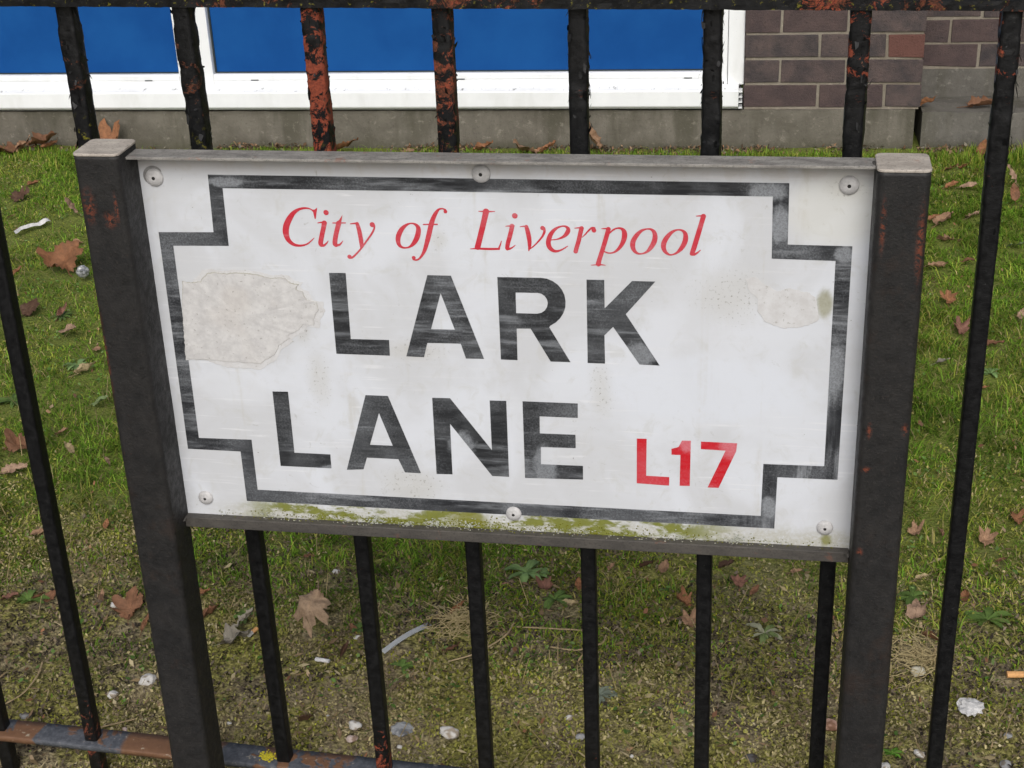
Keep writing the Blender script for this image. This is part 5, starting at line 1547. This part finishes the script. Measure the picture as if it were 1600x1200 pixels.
# straw lying flat
x, y = view_points(2600, 0.16, 2.4)
N = len(x)
parts.append(ribbons(x, y, gh(x, y) + .003 + .01 * rng.random(N), .03 + .07 * rng.random(N) ** 2, .0011 + .0008 * rng.random(N), 1.35 + .2 * rng.random(N), np.array([.36, .28, .15]) * (0.6 + .7 * rng.random(N))[:, None]))
off = 0
Vs, F3s, F4s, Cs = [], [], [], []
for V, f3, f4, c in parts:
    Vs.append(V); F3s.append(f3 + off); F4s.append(f4 + off); Cs.append(c); off += len(V)
g = link('grass', mesh_np('grass', np.concatenate(Vs), np.concatenate(F3s), np.concatenate(F4s), np.concatenate(Cs)), M['grass'])
tag(g, 'short green lawn grass with straw between the railing and the building', 'grass', kind='stuff')

def flecks(n, y0, y1, dens_fn, size_fn, cols, lift, tilt, patchy=False, slim=.45, pts=None):
    x, y = view_points(n, y0, y1) if pts is None else pts
    k = (rng.random(len(x)) < dens_fn(x, y)) & (clear_factor(x, y, .55) > .2 + .5 * rng.random(len(x)))
    x, y = x[k], y[k]; N = len(x)
    s = size_fn(N)
    az = rng.random(N) * 6.2832
    ti = tilt * (rng.random(N) * 2 - 1); tj = tilt * (rng.random(N) * 2 - 1)
    a = np.stack([np.cos(az) * np.cos(ti), np.sin(az) * np.cos(ti), np.sin(ti)], 1) * s[:, None]
    b = np.stack([-np.sin(az) * np.cos(tj), np.cos(az) * np.cos(tj), np.sin(tj)], 1) * (s * (slim + .35 * rng.random(N)))[:, None]
    c = np.stack([x, y, gh(x, y) + lift * rng.random(N) + np.abs(a[:, 2]) * .6], 1)
    V = np.stack([c - a, c - b * 1.0 + a * .15, c + a, c + b * 1.0 + a * .15], 1).reshape(-1, 3)
    F = np.arange(N)[:, None] * 4 + np.array([[0, 1, 2, 3]])
    sel = rng.integers(0, len(cols), N)
    pn = vnoise(x * 8, y * 8, 31.0)
    C_ = np.array(cols)[sel]
    if patchy:      # colour goes in patches: moss, dry litter, bare soil
        hue = fbm(x * 7, y * 7, 61.0, 4) + .35 * rng.normal(size=N)
        moss = np.array([.285, .275, .068]); dry = np.array([.43, .365, .185]); soil = np.array([.18, .14, .09])
        w1 = sstep(.0, .45, hue)[:, None]; w2 = sstep(-.12, -.60, hue)[:, None]
        C_ = (dry * (1 - w1) + moss * w1) * (1 - w2) + soil * w2
        C_ = np.where((rng.random(N) < .05)[:, None], np.array([.44, .38, .24]), C_)
    C_ = C_ * (0.65 + .6 * rng.random(N))[:, None] * (1 + .25 * pn)[:, None]
    return V, F, np.repeat(C_, 4, 0)
P = []
near = lambda x, y: sstep(1.25, .55, y + .2 * vnoise(x * 3, y * 3, 2.0))
soil_d = lambda x, y: np.clip(1 - 1.1 * np.exp(-((x - 1.12) / .14) ** 2 - ((y - .29) / .09) ** 2) - .9 * np.exp(-((x + .19) / .07) ** 2 - ((y - .36) / .10) ** 2), .08, 1)
mossy_d = lambda x, y: soil_d(x, y) * near(x, y) * np.clip(.50 + .9 * fbm(x * 5, y * 5, 12.0, 3), .06, 1)
P.append(flecks(300000, 0.10, 1.3, mossy_d, lambda n: .0016 + .0028 * rng.random(n), [(.27, .245, .085), (.33, .295, .12), (.22, .205, .065), (.31, .305, .09), (.29, .245, .13), (.14, .11, .065), (.25, .25, .07), (.42, .37, .22)], .008, 1.0, True))
P.append(flecks(15000, 0.10, 1.5, lambda x, y: near(x, y) * .8, lambda n: .004 + .009 * rng.random(n) ** 2, [(.36, .29, .16), (.30, .22, .12), (.22, .15, .09), (.42, .35, .21)], .010, .5, False, .05))
P.append(flecks(6000, 0.12, 3.4, lambda x, y: .25 + .5 * sstep(-.1, .5, fbm(x * 3, y * 3, 71.0, 3)), lambda n: .0025 + .006 * rng.random(n) ** 2, [(.26, .13, .07), (.20, .10, .06), (.34, .21, .12), (.12, .07, .045), (.38, .28, .18)], .016, .9))
P.append(flecks(65000, 0.10, 1.4, lambda x, y: near(x, y) * sstep(.15, .5, fbm(x * 6, y * 6, 44.0, 3)), lambda n: .0014 + .0022 * rng.random(n), [(.26, .27, .025), (.20, .225, .02), (.32, .32, .05)], .010, 1.2))
P.append(flecks(150000, 0.7, 3.3, lambda x, y: sstep(-.1, .5, fbm(x * 3.2, y * 3.2, 83.0, 4)) * (1 - .55 * sstep(1.2, 2.6, y)), lambda n: .0018 + .0030 * rng.random(n), [(.28, .28, .055), (.23, .25, .04), (.33, .29, .10), (.18, .16, .06), (.36, .30, .16)], .016, 1.0))
P.append(flecks(60000, 0.10, 0.9, lambda x, y: np.clip(near(x, y) * sstep(.0, -.4, fbm(x * 5, y * 5, 12.0, 3)) + 1.4 * np.exp(-((x - 1.12) / .14) ** 2 - ((y - .29) / .09) ** 2) + np.exp(-((x + .19) / .07) ** 2 - ((y - .36) / .10) ** 2), 0, 1), lambda n: .0018 + .0045 * rng.random(n) ** 2, [(.07, .055, .038), (.12, .095, .068), (.20, .16, .12), (.04, .033, .026)], .006, 1.0))
P.append(flecks(26000, 0.3, 3.4, lambda x, y: .2 + .8 * sstep(.0, .5, fbm(x * 4, y * 4, 55.0, 3)), lambda n: .003 + .004 * rng.random(n), [(.09, .17, .035), (.12, .21, .05), (.17, .25, .08), (.07, .13, .03)], .014, .6))
wx = -2.6 + 4.7 * rng.random(9000)
wy = 3.57 + .033 * (wx - .93) - .012 - .085 * rng.random(9000) ** 1.4
P.append(flecks(0, 0, 0, lambda x, y: .35 + .65 * vnoise(x * 6, y * 6, 3.0), lambda n: .003 + .009 * rng.random(n) ** 2, [(.16, .10, .06), (.10, .075, .05), (.24, .14, .08), (.30, .20, .12), (.12, .10, .07), (.20, .18, .14)], .012, 1.0, False, .35, (wx, wy)))
off = 0; Vs, Fs, Cs = [], [], []
for V, F, c in P:
    Vs.append(V); Fs.append(F + off); Cs.append(c); off += len(V)
mo = link('moss', mesh_np('moss', np.concatenate(Vs), None, np.concatenate(Fs), np.concatenate(Cs)), M['moss'])
tag(mo, 'yellow green moss, clover and soil crumbs covering the ground by the railing', 'moss', kind='stuff')

# two tangles of dry straw
for cx, cy, sx, sy, n, label in ((0.235, 0.605, .055, .045, 260, 'tangle of dry straw left of the third bar under the sign'),
                                 (1.045, 0.600, .05, .06, 260, 'tangle of dry straw between the right post and the rightmost bar')):
    V, F = [], []
    r_ = random.Random(int(cx * 1000))
    for k in range(n):
        x, y = r_.gauss(0, sx * .6), r_.gauss(0, sy * .6)
        a, L, bend = r_.uniform(0, 6.28), r_.uniform(.02, .055), r_.uniform(-1.8, 1.8)
        z = r_.uniform(.004, .022)
        b = len(V)
        w = r_.uniform(.0004, .0008)
        for i in range(5):
            V += [(x - w * math.sin(a), y + w * math.cos(a), z), (x + w * math.sin(a), y - w * math.cos(a), z + .0004)]
            x += L / 4 * math.cos(a); y += L / 4 * math.sin(a); a += bend / 4; z += r_.uniform(-.003, .003); z = max(z, .001)
        F += [(b + 2 * i, b + 2 * i + 1, b + 2 * i + 3, b + 2 * i + 2) for i in range(4)]
    me = mesh_py('straw_tangle', V, F)
    add_tint(me, [tuple(c * .9 for c in (.52, .42, .22))] * len(V))
    o = link('straw_tangle', me, M['moss'])
    o.location = (cx, cy, float(gh(cx, cy)))
    tag(o, label, 'straw')
    o['kind'] = 'stuff'
